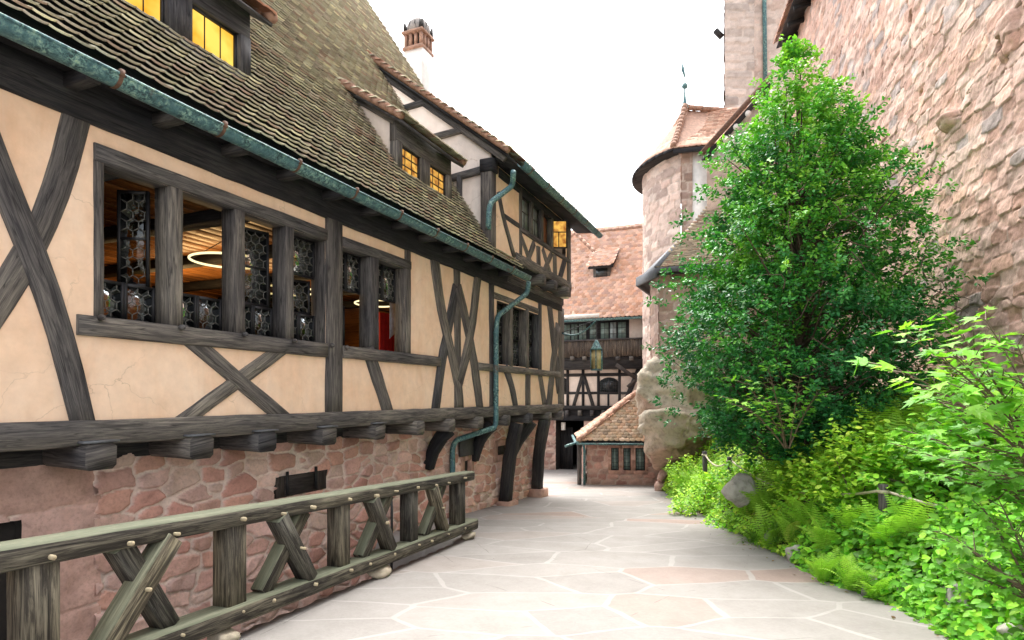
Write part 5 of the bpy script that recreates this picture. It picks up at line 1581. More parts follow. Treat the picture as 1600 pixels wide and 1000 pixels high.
# ================================================================== KEEP
KY = 27.0
kx0 = (1132 - 800) / F * KY; kx1 = (1240 - 800) / F * KY + 1.5
keep = thing('castle_keep', 'tall pale sandstone keep rising above the round tower with a green drainpipe', 'tower', (kx0, KY, -1))
PAL_K = [(0.49, 0.368, 0.305), (0.519, 0.405, 0.34), (0.462, 0.34, 0.278), (0.537, 0.423, 0.359)]
xq = kx0 + 1.3
stone_wall('quoins', (kx0, KY), (xq, KY), -1, 24, .06, M['stone'], keep, 1.25, .38, 101, [(.52, .42, .36), (.4, .33, .29), (.55, .45, .39), (.46, .38, .33)], (.6, .5, .43), .06, mw=(.03, .12), jit=.25, pw=8)
stone_wall('wall', (xq, KY), (kx1, KY), -1, 24, .07, M['stone'], keep, .6, .3, 102, PAL_K, (.58, .48, .41), .03, mw=(.03, .12), jit=.5, pw=5)
stone_wall('wall', (kx0 + 2.6, KY + 6), (kx0, KY), -1, 24, .1, M['stone'], keep, .8, .38, 103, PAL_K, (.58, .48, .41), .04)
MB().slab([(kx0 + .12, KY + .12, -1), (kx1, KY + .12, -1), (kx1, KY + 6, -1), (kx0 + 2.75, KY + 6, -1)], (0, 0, 24.9)).build('wall_core', M['white'], keep, world=True)
dx = (1190 - 800) / F * KY
MB().tube([(dx, KY - .12, 24), (dx + .12, KY - .12, 13.5)], .09, 10).build('drainpipe', M['copper'], keep, True, True)
zc = (620 - 45) / F * KY
MB().beam([(kx0 - .32, KY + .3, zc + .12), (kx0, KY + .3, zc - .2)], .2, .2, (0, 1, 0)).build('corbel', M['timber_dark'], keep, world=True)

# ================================================================== ANNEX with a sloping verge beneath the keep
anx = thing('stone_annex', 'pale stone annex with a rising dark verge board between the keep and the bastion', 'building', (6.9, 19.4, -1))
ay_ = 19.0
v0 = np.array([(1100 - 800) / F * ay_, ay_ + .2, (620 - 236) / F * ay_]); v1 = np.array([(1205 - 800) / F * ay_, ay_ + .2, (620 - 118) / F * ay_])
stone_wall('wall', (v0[0] + .25, ay_ + .5), (8.9, ay_ + .5), -1, v0[2] - .1, .06, M['stone'], anx, .6, .3, 111, [(.6, .48, .4), (.64, .52, .45)], (.6, .5, .43), .015)
MB().slab([(v0[0] + .25, ay_ + .52, v0[2] - .1), (8.9, ay_ + .52, v0[2] - .1), (8.9, ay_ + .52, v1[2] - .2), (v1[0], ay_ + .52, v1[2] - .15)], (0, .1, 0)).build('gable_wall', M['white'], anx, world=True)
MB().beam([tuple(v0), tuple(v1)], .15, .06, (0, 1, 0), .01).build('verge_board', M['rust'], anx, world=True)
MB().slab([tuple(v0 + [0, .02, .1]), tuple(v1 + [0, .02, .1]), tuple(v1 + [0, .32, .1]), tuple(v0 + [0, .32, .1])], (.02, 0, .06)).build('roof', M['vergetile'], anx, world=True)
dv = v1 - v0
for t in (.28, .44, .62, .8):
    p = v0 + dv * t
    MB().tube([(p[0] + .16, p[1] - .02, p[2] - .2), (p[0] + .16, p[1] + .6, p[2] - .2)], .1, 10).build('purlin', M['white'], anx, world=True)
MB().beam([tuple(v0 + [.1, .12, -.16]), tuple(v1 + [.1, .12, -.16])], .16, .2, (0, 1, 0), .01).build('rafter', M['timber_dark'], anx, world=True)

# ================================================================== GREAT CASTLE WALL (right)
cw = thing('castle_wall', 'towering rough red sandstone castle wall behind the holly bush', 'wall', (4.8 + .23 * 10, 10, -1.5))
cwd = unit(np.array([.23, 1.0]))
def cwx(Y): return 4.8 + .23 * Y
PAL_C = [(0.56, 0.35, 0.276), (0.6, 0.396, 0.32), (0.54, 0.331, 0.258), (0.63, 0.442, 0.365), (0.58, 0.377, 0.303), (0.57, 0.405, 0.338), (0.6, 0.377, 0.285), (0.58, 0.396, 0.32), (0.55, 0.368, 0.303), (0.6, 0.414, 0.338), (0.42, 0.34, 0.311)]
def cwall():
    ya, yb = 2.0, 20.6
    p1 = np.array([cwx(ya), ya]); p0 = np.array([cwx(yb), yb])
    L = np.linalg.norm(p1 - p0)
    # finer towards the camera
    s = np.concatenate([np.arange(0, 4, .034), np.arange(4, 13.4, .0165), np.arange(13.4, L, .08)]); z = np.concatenate([np.arange(-1.9, 6.4, .0175), np.arange(6.4, 12.4, .035)])
    S, Zc = np.meshgrid(s, z, indexing='ij')
    h, c = stone_grid(S, Zc, .42, .19, 121, PAL_C, (.3, .21, .16), .03, mw=(.012, .05), mortar2=(.54, .41, .34), jit=.6, tilt=.4, rough=.014, pw=8, warp=.03, lean=.2, cvar=1.1)  # dark mortar tone also paints the shade of the joint gaps; mortar2 stays pale
    c = c * (1 + .28 * fbm(S * .5, Zc * .35, 55, 4))[..., None]
    # a few big projecting stones and putlog holes
    rg = random.Random(4)
    for su, sv, sw, shh, a in ((1490, 190, .22, .12, .16), (1580, 55, .2, .3, .1), (1425, 28, .1, .12, -.2), (1440, 145, .07, .05, -.2), (1570, 70, .12, .1, -.2), (1350, 115, .06, .06, -.15)):
        aa = (su - 800) / F; Yq = 4.8 / (aa - .23); sq = math.hypot(cwx(Yq) - p0[0], Yq - p0[1]); zq = (620 - sv) / F * Yq
        m = np.maximum(0, 1 - ((S - sq) / sw) ** 4 - ((Zc - zq) / shh) ** 4)
        h = h + a * np.sqrt(m) * (1 + .5 * (Zc - zq) / shh)
        if a < 0: c = c * (1 - .6 * (m > .1))[..., None]
    d = (p1 - p0) / L; n = np.array([-1, .23]) / math.hypot(1, .23)
    P = np.stack([p0[0] + d[0] * S + n[0] * h, p0[1] + d[1] * S + n[1] * h, Zc], -1)
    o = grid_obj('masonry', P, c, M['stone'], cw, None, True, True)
    MB().slab([(p0[0] + .15, p0[1], -2), (p1[0] + .15, p1[1], -2), (p1[0] + .15, p1[1], 12.4), (p0[0] + .15, p0[1], 12.4)], (2.0, 0, 0)).build('wall_core', M['redstone'], cw, world=True)
    return p0, p1
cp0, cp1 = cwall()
nn = np.array([-1, .23]) / math.hypot(1, .23)
def cq(Y, out, z): return (cwx(Y) + nn[0] * out, Y + nn[1] * out, z)
mb = MB().slab([cq(20.6, .0, 12.0), cq(2, .0, 12.0), cq(2, .55, 11.85), cq(20.6, .55, 11.85)], (0, 0, .06)); so = mb.build('eave', M['timber_dark'], cw, world=True)
mb = MB()
k = 2.3
while k < 20.5: mb.beam([cq(k, .02, 11.86), cq(k, .5, 11.74)], .12, .14, (0, 0, 1), .01); k += .8
mb.build('rafter_feet', M['timber_dark'], so, world=True)
O = []; n = int(18.6 / .2)
for r in range(3):
    for k in range(n): O.append(cq(2 + (k + .5 * (r % 2)) * .2, .66 - r * .12, 11.9 + r * .12))
O = np.array(O) - np.array(cw.location); N_ = len(O)
tiles('roof_tiles', M['tile'], cw, O, np.tile([cwd[0], cwd[1], 0], (N_, 1)), np.tile(unit(np.array([-nn[0], -nn[1], 1.0])), (N_, 1)), np.tile(unit(np.array([nn[0], nn[1], 1.0])), (N_, 1)), .2, .3, .03, .03, PAL_OR, 130, .006)
# ================================================================== PLANTED BED
EDGE = np.array([(1.0, 2.7), (2.6, 3.1), (3.6, 3.5), (4.93, 3.78), (5.83, 3.92), (7.0, 3.78), (8.2, 3.73), (11, 3.85), (14, 4.1), (18, 4.45), (22, 4.8)])
def xe(Y): return np.interp(Y, EDGE[:, 0], EDGE[:, 1])
def zsoil(X, Y):
    d = X - xe(Y)
    return -1.68 - .059 * Y + np.where(d < 0, -.12, .06 + .95 * np.clip(d, 0, 1.2) + .34 * np.clip(d - 1.2, 0, 9))
bs = np.linspace(-.15, 6, 70); by = np.linspace(1.2, 19.5, 150)
BS, BYY = np.meshgrid(bs, by, indexing='ij')
BX = xe(BYY) + BS
BX = np.minimum(BX, 4.75 + .23 * BYY)
grid_obj('soil_bank', np.stack([BX, BYY, zsoil(BX, BYY) + .05 * fbm(BX * 3, BYY * 3, 8, 3)], -1), None, M['soil'])['kind'] = 'structure'

OV_V = [(0, 0, 0), (.27, .22, .05), (.33, .5, .06), (.2, .8, .03), (0, 1.05, -.06), (-.2, .8, .03), (-.33, .5, .06), (-.27, .22, .05), (0, .5, -.01)]
OV_F = [[0, 1, 2, 8], [8, 2, 3, 4], [0, 8, 6, 7], [8, 4, 5, 6]]
HO_V = [(0, 0, 0), (.26, .3, .07), (.22, .7, .06), (0, 1, -.05), (-.22, .7, .06), (-.26, .3, .07)]
HO_F = [[0, 1, 2, 3], [0, 3, 4, 5]]
def lobed():
    pts = [(0, .12)]
    for a, r in ((-75, .34), (-62, .52), (-48, .42), (-34, .78), (-20, .5), (-9, .62), (0, 1.0), (9, .62), (20, .5), (34, .78), (48, .42), (62, .52), (75, .34)):
        pts.append((math.sin(R(a)) * r * .95, .12 + math.cos(R(a)) * r * .9))
    v = [(x, y, .1 * abs(x) - .12 * y * y) for x, y in pts]
    f = [[0, k + 1, k] for k in range(1, len(pts) - 1)]
    return v, f
LB_V, LB_F = lobed()

def leaf_mesh(name, P, Nn, Dr, size, tmpl, pal, mat, parent=None, seed=1, world=True, var=.25, blend=None):
    rg = np.random.default_rng(seed); n = len(P)
    Nn = unit(Nn); Y = unit(Dr - Nn * np.sum(Dr * Nn, -1, keepdims=True)); X = np.cross(Y, Nn)
    sz = (size * rg.uniform(.65, 1.25, n))[:, None] if np.isscalar(size) else size[:, None]
    tv, tf = tmpl
    V, s_, ix = inst(tv, tf, P, X * sz, Y * sz, Nn * sz)
    pal = np.array(pal)
    k = rg.integers(0, len(pal), n) if blend is None else np.clip((blend * len(pal)).astype(int), 0, len(pal) - 1)
    c = pal[k] * rg.uniform(1 - var, 1 + var, (n, 1)) * rg.uniform(.92, 1.08, (n, 3))
    c = np.repeat(c[:, None, :], len(tv), 1).reshape(-1, 3)
    return npmesh(name, V, s_, ix, mat, parent, col=np.clip(c, .005, .9), smooth=True, world=world)

def rand_dir(rg, n): return unit(rg.normal(0, 1, (n, 3)))

# ---- holly ------------------------------------------------------------------
HYB = np.array([4.72, 10.0])
hz0 = float(zsoil(HYB[0], HYB[1]))
holly = thing('holly_tree', 'tall dense dark green holly growing against the castle wall', 'tree', (HYB[0], HYB[1], hz0 - .05))
def hprof(z):
    """crown half width by height (camera-relative)"""
    zs = [-1.0, -.6, -.2, .3, 1.0, 1.7, 2.3, 2.9, 3.5, 4.2, 4.8, 5.3, 5.8]
    rs = [1.0, 1.5, 1.8, 1.92, 1.96, 1.94, 1.86, 1.7, 1.44, 1.06, .66, .36, .08]
    return np.interp(z, zs, rs)
def hcenter(z): return np.interp(z, [-1, 1, 3, 4.5, 5.8], [4.5, 4.6, 4.76, 4.76, 4.58])
rg = np.random.default_rng(11)
NC = 5600
cz_ = rg.uniform(-.85, 5.75, NC * 4)
keep = rg.uniform(0, 1, NC * 4) < (hprof(cz_) / 2.1 + .08)
cz_ = cz_[keep][:NC]; NC = len(cz_)
th = rg.uniform(0, 2 * math.pi, NC); rr = rg.uniform(0, 1, NC) ** .38
lump = 1 + .62 * fbm(th * 1.7 + 3, cz_ * 1.0, 6, 3) + .2 * fbm(th * 5, cz_ * 3, 8, 2)
lump = 1 + (lump - 1) * np.clip((5.6 - cz_) / 2.2, .15, 1)
rad = hprof(cz_) * rr * lump
C = np.stack([hcenter(cz_) + np.cos(th) * rad, HYB[1] + np.sin(th) * rad * .9, cz_ + .12 * rg.normal(0, 1, NC)], -1)
gap = fbm(C[:, 0] * 1.9 + C[:, 1] * .9, C[:, 2] * 2.1, 3, 2) - .12 * np.clip((C[:, 2] - 2.5) / 3, 0, 1)
C = C[(gap > -.2) | (rg.uniform(0, 1, NC) < .22)]
C = C[rg.uniform(0, 1, len(C)) < np.interp(C[:, 2], [.8, 2.2, 5.5], [1, .88, .7])]
# stray shoots on the outline
NS = 230
sz_ = rg.uniform(-.9, 5.2, NS); st = rg.uniform(0, 2 * math.pi, NS)
sr = hprof(sz_) * rg.uniform(.95, 1.28, NS)
Sh = np.stack([hcenter(sz_) + np.cos(st) * sr, HYB[1] + np.sin(st) * sr, sz_ + rg.uniform(0, .25, NS)], -1)
C = np.concatenate([C, Sh])
wallx = 4.8 + .23 * C[:, 1] - .15
C = C[C[:, 0] < wallx]
NC = len(C)
LPC = 24
ax = np.stack([C[:, 0] - hcenter(C[:, 2]), C[:, 1] - HYB[1], np.full(NC, .9)], -1); ax = unit(ax + rg.normal(0, .45, (NC, 3)))
t = rg.uniform(0, 1, (NC, LPC, 1)); tl = rg.uniform(.1, .26, (NC, 1, 1))
side = unit(rg.normal(0, 1, (NC, LPC, 3)))
P = C[:, None, :] + ax[:, None, :] * (t - .5) * tl + side * .04
Dr = unit(ax[:, None, :] * .75 + side)
Nn = unit(rg.normal(0, .55, (NC, LPC, 3)) + np.array([0, 0, .75]) + .5 * ax[:, None, :])
outer = np.clip(np.linalg.norm((C - np.stack([hcenter(C[:, 2]), np.full(NC, HYB[1]), C[:, 2]], -1))[:, :2], axis=1) / np.maximum(hprof(C[:, 2]), .2), 0, 1.2)
yng_lit = np.clip(.12 + .58 * np.clip((C[:, 2] + .5) / 6, 0, 1) + .55 * fbm(C[:, 0] * 1.3, C[:, 2] * 1.3 + C[:, 1], 9, 2) + rg.normal(0, .14, NC), 0, .99)  # young leaf tone, with crown shading painted in: darker low, lighter high
yng_lit = np.repeat(yng_lit[:, None], LPC, 1)
yng_lit = np.clip(yng_lit + .3 * (t[..., 0] - .5) , 0, .99)
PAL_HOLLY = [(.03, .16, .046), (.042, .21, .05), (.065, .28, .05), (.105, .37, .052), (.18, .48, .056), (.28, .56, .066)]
leaf_mesh('foliage', P.reshape(-1, 3), Nn.reshape(-1, 3), Dr.reshape(-1, 3), .07, (HO_V, HO_F), PAL_HOLLY, M['holly'], holly, 12, True, .2, yng_lit.reshape(-1))
mb = MB()
tr = [(HYB[0] + .05 * math.sin(z * 1.3), HYB[1] + .04 * math.cos(z), z) for z in np.linspace(hz0 - .1, 5.3, 16)]
mb.tube(tr, [.1 * (1 - .93 * k / 15) + .006 for k in range(16)], 8)
mb.build('trunk', M['bark'], holly, True, True)
mb = MB()
for k in rg.choice(NC, 240, replace=False):
    e = C[k]; zb2 = max(hz0 + .3, e[2] - rg.uniform(.5, 1.5)); zb2 = min(zb2, 5.1)
    a = Vector((HYB[0] + .05 * math.sin(zb2 * 1.3), HYB[1], zb2)); b = Vector(e)
    m = a.lerp(b, .55) - Vector((0, 0, .12)) + Vector(rg.normal(0, .08, 3))
    mb.tube([a, a.lerp(m, .5), m, m.lerp(b, .5) + Vector((0, 0, .03)), b], [.028, .022, .016, .01, .005], 5, False)
for k in range(26):                                 # bare dry twigs on the front
    z = rg.uniform(.2, 3.0); x = hcenter(z) + rg.uniform(-.9, 1.5); y = HYB[1] - math.sqrt(max(.2, (hprof(z) * .9) ** 2 - (x - hcenter(z)) ** 2)) - .05
    p = Vector((x, y, z)); pts = [p]
    d = Vector((rg.normal(0, .5), -.3, rg.normal(.1, .6))).normalized()
    for q in range(6):
        d = (d + Vector(rg.normal(0, .35, 3)) + Vector((0, 0, -.12))).normalized(); p = p + d * .11; pts.append(p.copy())
    mb.tube(pts, [.009, .008, .007, .006, .005, .004, .003], 5, False)
mb.build('branches', M['bark'], holly, True, True)

# ---- ground cover --------------------------------------------------------------
rg = np.random.default_rng(21)
def cover(n, ylo, yhi, dlo, dhi, hlo, hhi, size, pal, seed, pw=1.0, name='ground_cover', tm=(OV_V, OV_F), label=None):
    rg = np.random.default_rng(seed)
    Y = ylo + (yhi - ylo) * rg.uniform(0, 1, n) ** pw
    d = dlo + (dhi - dlo) * rg.uniform(0, 1, n) ** 1.3
    X = xe(Y) + d; X = np.minimum(X, 4.65 + .23 * Y)
    mound = .5 + .9 * fbm(X * 1.4, Y * 1.4, seed, 3)
    if dlo < -.3:
        k = fbm(X * 1.1, Y * 1.6, 91, 2) - .9 * np.maximum(0, -d - .02) > -.12; X, Y, d, mound = X[k], Y[k], d[k], mound[k]; n = len(X)
        hhi = hhi * (1.1 + d[:, None][:, 0] * 1.5)
    edge = sstep(-.25, .25, d)
    z = zsoil(np.maximum(X, xe(Y) + .02), Y) + (hlo + (hhi - hlo) * rg.uniform(.35, 1, n) * np.clip(mound, .1, 1.3)) * (.25 + .75 * edge) - .12 * (1 - edge)
    P = np.stack([X, Y, z], -1)
    Nn = rg.normal(0, .42, (n, 3)) + np.array([-.35, -.35, 1.0])
    Dr = rg.normal(0, 1, (n, 3)) + np.array([-.9, -.5, -.35])
    o = leaf_mesh(name, P, Nn, Dr, size, tm, pal, M['leaf'], None, seed + 1, True, .38)
    props(o, label, 'ground cover', None, 'stuff')
    return o
PAL_GC = [(0.155, 0.427, 0.039), (0.212, 0.535, 0.042), (0.282, 0.642, 0.049), (0.396, 0.72, 0.063), (0.184, 0.47, 0.049), (0.128, 0.32, 0.035)]
PAL_LG = [(0.362, 0.623, 0.052), (0.453, 0.72, 0.065), (0.271, 0.531, 0.046), (0.544, 0.72, 0.078), (0.226, 0.458, 0.039)]
cover(19000, 2.2, 8.0, -.12, 2.6, .05, .6, .082, PAL_GC, 31, 1.0, label='low leafy green ground cover spilling over the edging stones in the right foreground')
cover(13000, 7.0, 18.2, -.08, 2.2, .05, .6, .07, PAL_LG, 33, .8, label='light green low plants carpeting the bank along the path edge')
cover(9000, 5.0, 16, 1.2, 4.5, .1, .75, .085, PAL_GC + PAL_LG[:2], 35, 1.0, label='mixed green undergrowth on the bank below the castle wall')

cover(2600, 4.2, 7.6, -.2, .5, .05, .4, .075, PAL_GC, 39, 1.0, label='rounded green leaves hanging over the edging stones in the near right corner')
cover(6500, 4.5, 17.5, -.34, .35, .02, .34, .062, PAL_GC + PAL_LG, 37, .9, label='small leaved creeping plants spilling over the edge of the paving')
# ---- shrubs ----------------------------------------------------------------------
def shrub(name, label, cat, u, Y, dd, rads, n, size, pal, seed, tm=(OV_V, OV_F), lift=.0, group=None, stems=7):
    rg = np.random.default_rng(seed)
    X = (u - 800) / F * Y; z0 = float(zsoil(np.array(X), np.array(Y)))
    t = thing(name, label, cat, (X, Y, z0), 0, group)
    nc = max(8, n // 14)
    dirs = rand_dir(rg, nc); dirs[:, 2] = np.abs(dirs[:, 2]) * 1.0 - .15
    rr = rg.uniform(.25, 1, nc) ** .5 * (1 + .35 * fbm(dirs[:, 0] * 2 + seed, dirs[:, 2] * 2 + dirs[:, 1], seed, 2))
    C = np.array([X, Y, z0 + lift + rads[2] * .35]) + dirs * rr[:, None] * np.array(rads)
    C[:, 2] = np.maximum(C[:, 2], z0 + .05)
    k = 14
    ax = unit(C - np.array([X, Y, z0])); tt = rg.uniform(-.5, .5, (nc, k, 1)); side = unit(rg.normal(0, 1, (nc, k, 3)))
    P = C[:, None] + ax[:, None] * tt * size * 4 + side * size * .6
    Nn = rg.normal(0, .35, (nc, k, 3)) + np.array([-.1, -.2, 1.0]); Dr = ax[:, None] * .6 + side + np.array([0, 0, -.25])
    leaf_mesh('foliage', P.reshape(-1, 3), Nn.reshape(-1, 3), Dr.reshape(-1, 3), size, tm, pal, M['leaf'], t, seed, True, .28)
    mb = MB()
    for q in range(stems):
        e = Vector(C[rg.integers(0, nc)]); a = Vector((X + rg.normal(0, .06), Y + rg.normal(0, .06), z0 - .05))
        m = a.lerp(e, .5) + Vector((0, 0, .12 * rads[2]))
        mb.tube([a, m, e], [.014, .01, .005], 5, False)
    mb.build('stems', M['stem'], t, True, True)
    return t
SHR = [
 (1075, 15.2, (.55, .6, .75), 1100, .07, PAL_LG, 'pale green leafy shrub at the far end of the bank beside the boulder'),
 (1095, 12.6, (.6, .6, .7), 1300, .07, PAL_LG, 'bright green shrub under the left edge of the holly'),
 (1185, 11.0, (.75, .6, .6), 1300, .075, PAL_LG + PAL_GC[:2], 'mid green shrub behind the pale boulder in the bed'),
 (1345, 7.6, (.6, .55, 1.0), 1700, .075, PAL_LG, 'light green bushy shrub in the middle of the bed, in front of the holly'),
 (1270, 8.6, (.55, .5, .75), 1300, .07, PAL_LG, 'yellow green shrub below the holly trunk'),
 (1440, 7.0, (.6, .5, .7), 1300, .08, PAL_GC + PAL_LG[:1], 'dark green shrub behind the rope post'),
 (1560, 6.3, (.8, .7, .9), 1900, .1, PAL_GC, 'dense dark green shrub by the wall at the right edge'),
 (1480, 8.8, (.9, .6, .75), 1600, .08, PAL_LG + PAL_GC[:1], 'bright shrub at the foot of the castle wall'),
]
for i, (u, Y, rd, n, sz, pal, lab) in enumerate(SHR): shrub('leafy_shrub', lab, 'shrub', u, Y, 0, rd, n, sz, pal, 50 + i, group='shrubs in the bed')

# saplings with big lobed leaves leaning in from the right
def sapling(label, root, tips, seed, size, pal, extra=3):
    rg = np.random.default_rng(seed)
    t = thing('maple_sapling', label, 'sapling', root, 0, 'lobed leaf saplings in the bed')
    mb = MB(); Pp, Nn, Dr = [], [], []
    rt = Vector(root)
    for tip in tips:
        e = Vector(tip); a = rt + Vector((rg.normal(0, .05), rg.normal(0, .05), 0))
        m = a.lerp(e, .45) + Vector((0, 0, .22 * (e - a).length * .6))
        pts = []
        for k in range(13):
            s = k / 12; pts.append(a * (1 - s) ** 2 + m * 2 * s * (1 - s) + e * s * s)
        mb.tube(pts, [.013 * (1 - .75 * k / 12) for k in range(13)], 6, False)
        for k in range(3, 13):
            d = (pts[k] - pts[k - 1]).normalized()
            sd = d.cross(Vector((0, 0, 1))).normalized()
            for sg in (-1, 1):
                for q in range(1 if k < 12 else 1):
                    ln = rg.uniform(.04, .12)
                    dr = (d * rg.uniform(.3, .9) + sd * sg * rg.uniform(.6, 1.1) + Vector((0, 0, rg.uniform(-.35, .1)))).normalized()
                    p = pts[k] + dr * ln
                    mb.tube([pts[k], p], [.004, .003], 4, False)
                    Pp.append(p); Dr.append(dr + Vector((0, 0, -.3))); Nn.append(Vector(rg.normal(0, .25, 3)) + Vector((-.12, -.1, 1)))
            if k == 12: Pp.append(pts[k]); Dr.append(d); Nn.append(Vector((0, 0, 1)))
            # short side twigs
            if rg.uniform() < .5 and k > 4 and extra:
                sg = rg.choice([-1, 1]); tw = pts[k] + (d * .6 + sd * sg).normalized() * rg.uniform(.15, .35)
                mb.tube([pts[k], tw], [.006, .003], 4, False)
                for q in range(extra):
                    p = pts[k].lerp(tw, rg.uniform(.4, 1)); dr = (tw - pts[k]).normalized() + Vector(rg.normal(0, .5, 3)) + Vector((0, 0, -.2))
                    Pp.append(p); Dr.append(dr); Nn.append(Vector(rg.normal(0, .3, 3)) + Vector((-.1, -.1, 1)))
    mb.build('stems', M['stem'], t, True, True)
    A = lambda L: np.array([v[:] for v in L])
    leaf_mesh('foliage', A(Pp), A(Nn), A(Dr), size, (LB_V, LB_F), pal, M['leaf'], t, seed, True, .2)
def px3(u, v, Y): return ((u - 800) / F * Y, Y, (620 - v) / F * Y)
PAL_MP = [(0.194, 0.472, 0.047), (0.254, 0.572, 0.059), (0.329, 0.629, 0.07), (0.149, 0.4, 0.047)]
PAL_MD = [(0.122, 0.348, 0.039), (0.173, 0.44, 0.046), (0.246, 0.551, 0.052), (0.147, 0.367, 0.052)]
r1 = px3(1650, 760, 4.1)
sapling('young tree with large bright lobed leaves reaching out in front of the holly', r1,
        [px3(1392, 572, 4.0), px3(1415, 522, 4.2), px3(1455, 610, 4.0), px3(1480, 498, 4.3), px3(1540, 500, 4.4), px3(1590, 540, 4.0), px3(1500, 560, 4.5), px3(1460, 530, 4.1)], 71, .135, PAL_MP, 3)
r2 = px3(1640, 820, 4.6)
sapling('low spreading young tree with darker leaves above the rope at the right edge', r2,
        [px3(1450, 680, 4.6), px3(1490, 640, 4.8), px3(1540, 620, 4.7), px3(1580, 660, 4.5), px3(1500, 720, 4.4), px3(1560, 740, 4.2), px3(1450, 740, 4.7), px3(1600, 600, 4.9), px3(1420, 700, 4.9), px3(1590, 710, 4.1)], 72, .115, PAL_MD, 4)
r3 = px3(1640, 960, 4.2)
sapling('leafy seedling clump with rounded leaves over the lower right corner', r3,
        [px3(1500, 850, 4.4), px3(1540, 800, 4.4), px3(1590, 830, 4.2), px3(1520, 900, 4.3), px3(1580, 900, 4.1), px3(1470, 830, 4.8), px3(1560, 780, 4.5)], 73, .1, PAL_MD + PAL_MP[:1], 4)
sapling('small pale leaved seedling standing in front of the dark holly', px3(1230, 700, 8.3),
        [px3(1165, 600, 8.1), px3(1200, 575, 8.2), px3(1150, 625, 8.0), px3(1250, 590, 8.0), px3(1280, 610, 8.2), px3(1215, 630, 7.9)], 74, .11, PAL_MP, 2)

# ---- ferns ------------------------------------------------------------------------
def fern_mesh(seed, nf, L):
    rg = np.random.default_rng(seed); V = []; Fc = []; Cc = []
    for f in range(nf):
        az = 2 * math.pi * (f + rg.uniform(-.3, .3)) / nf; lean = rg.uniform(.35, 1.0); l = L * rg.uniform(.75, 1.1)
        cpal = np.array([(.28, .54, .05), (.34, .62, .07), (.23, .48, .045), (.38, .64, .09), (.48, .54, .12)])[rg.integers(0, 4) if rg.uniform() < .93 else 4] * rg.uniform(.85, 1.1)
        n = 20; pts = []
        el = R(90) - lean * .35; p = np.zeros(3)
        d0 = np.array([math.cos(az), math.sin(az), 0])
        for k in range(n + 1):
            pts.append(p.copy())
            p = p + (d0 * math.cos(el) + np.array([0, 0, math.sin(el)])) * l / n
            el -= (R(70) * lean + R(18)) / n * (.5 + 1.2 * k / n)
        sd = np.array([-math.sin(az), math.cos(az), 0]); roll = rg.normal(0, .25)
        for k in range(2, n + 1):
            t = k / n; d = pts[k] - pts[k - 1]; d = d / np.linalg.norm(d); up = np.cross(sd, d) * -1
            s2 = sd * math.cos(roll) + up * math.sin(roll)
            pl = l * .24 * math.sin(math.pi * min(1, (t * .93 + .1))) ** .8 * (1 - .25 * t)
            w = l / n * .5
            for sg in (-1, 1):
                pd = s2 * sg * .95 + d * .38 + np.array([0, 0, -.12]); pd /= np.linalg.norm(pd)
                q = d * w
                b = len(V); m = 5
                for tt, ww in ((0, .7), (.35, 1.0), (.75, .62), (1.0, .04)):
                    c = pts[k] + pd * pl * tt + np.array([0, 0, -.1 * pl * tt * tt])
                    V.append(c + q * ww * .6); V.append(c - q * ww * .6); Cc += [cpal] * 2
                for j in range(3): Fc.append([b + 2 * j, b + 2 * j + 1, b + 2 * j + 3, b + 2 * j + 2])
        b = len(V)
        for k in range(n + 1):
            V.append(pts[k] + sd * .004); V.append(pts[k] - sd * .004); Cc += [cpal * .6] * 2
        for k in range(n): Fc.append([b + 2 * k, b + 2 * k + 1, b + 2 * k + 3, b + 2 * k + 2])
    return np.array(V), Fc, np.array(Cc)
FM = []
for i in range(4):
    V, Fc, Cc = fern_mesh(200 + i, 11 + i, .85)
    o = npmesh('fern', V, [len(f) for f in Fc], [k for f in Fc for k in f], M['fern'], None, col=np.clip(Cc, 0, 1))
    FM.append(o)
FS = [(1165, 10.2, .9), (1195, 9.6, 1.0), (1225, 9.9, 1.05), (1240, 9.0, 1.0), (1270, 9.3, 1.1), (1205, 8.7, .9), (1300, 8.6, 1.0), (1265, 8.0, .9), (1235, 8.2, .85),
      (1310, 7.8, .9), (1330, 9.2, 1.1), (1390, 8.2, 1.1), (1420, 8.8, 1.15), (1405, 7.6, 1.0), (1365, 8.9, 1.05), (1450, 8.0, 1.0), (1470, 9.2, 1.0), (1290, 7.4, .75),
      (1340, 7.1, .8), (1385, 6.6, .75), (1425, 6.4, .8), (1330, 6.5, .6), (1285, 6.9, .55), (1365, 6.2, .5), (1410, 7.2, .8), (1150, 11.2, .9), (1120, 12.6, .9), (1090, 13.8, .85), (1070, 15.0, .8), (1500, 7.8, 1.0), (1530, 8.4, 1.1),
      (1060, 16.2, .8), (1110, 13.0, .8), (1135, 11.6, .7)]
for i, (u, Y, s) in enumerate(FS):
    o = FM[i % 4] if i < 4 else FM[i % 4].copy()
    if i >= 4: COL.objects.link(o)
    X = (u - 800) / F * Y
    o.location = (X, Y, float(zsoil(np.array(X), np.array(Y))) + .08); o.rotation_euler = (0, 0, i * 1.7); o.scale = (s, s, s)
    props(o, 'lacy bright green fern in the bank between the path and the castle wall', 'fern', 'ferns on the bank')

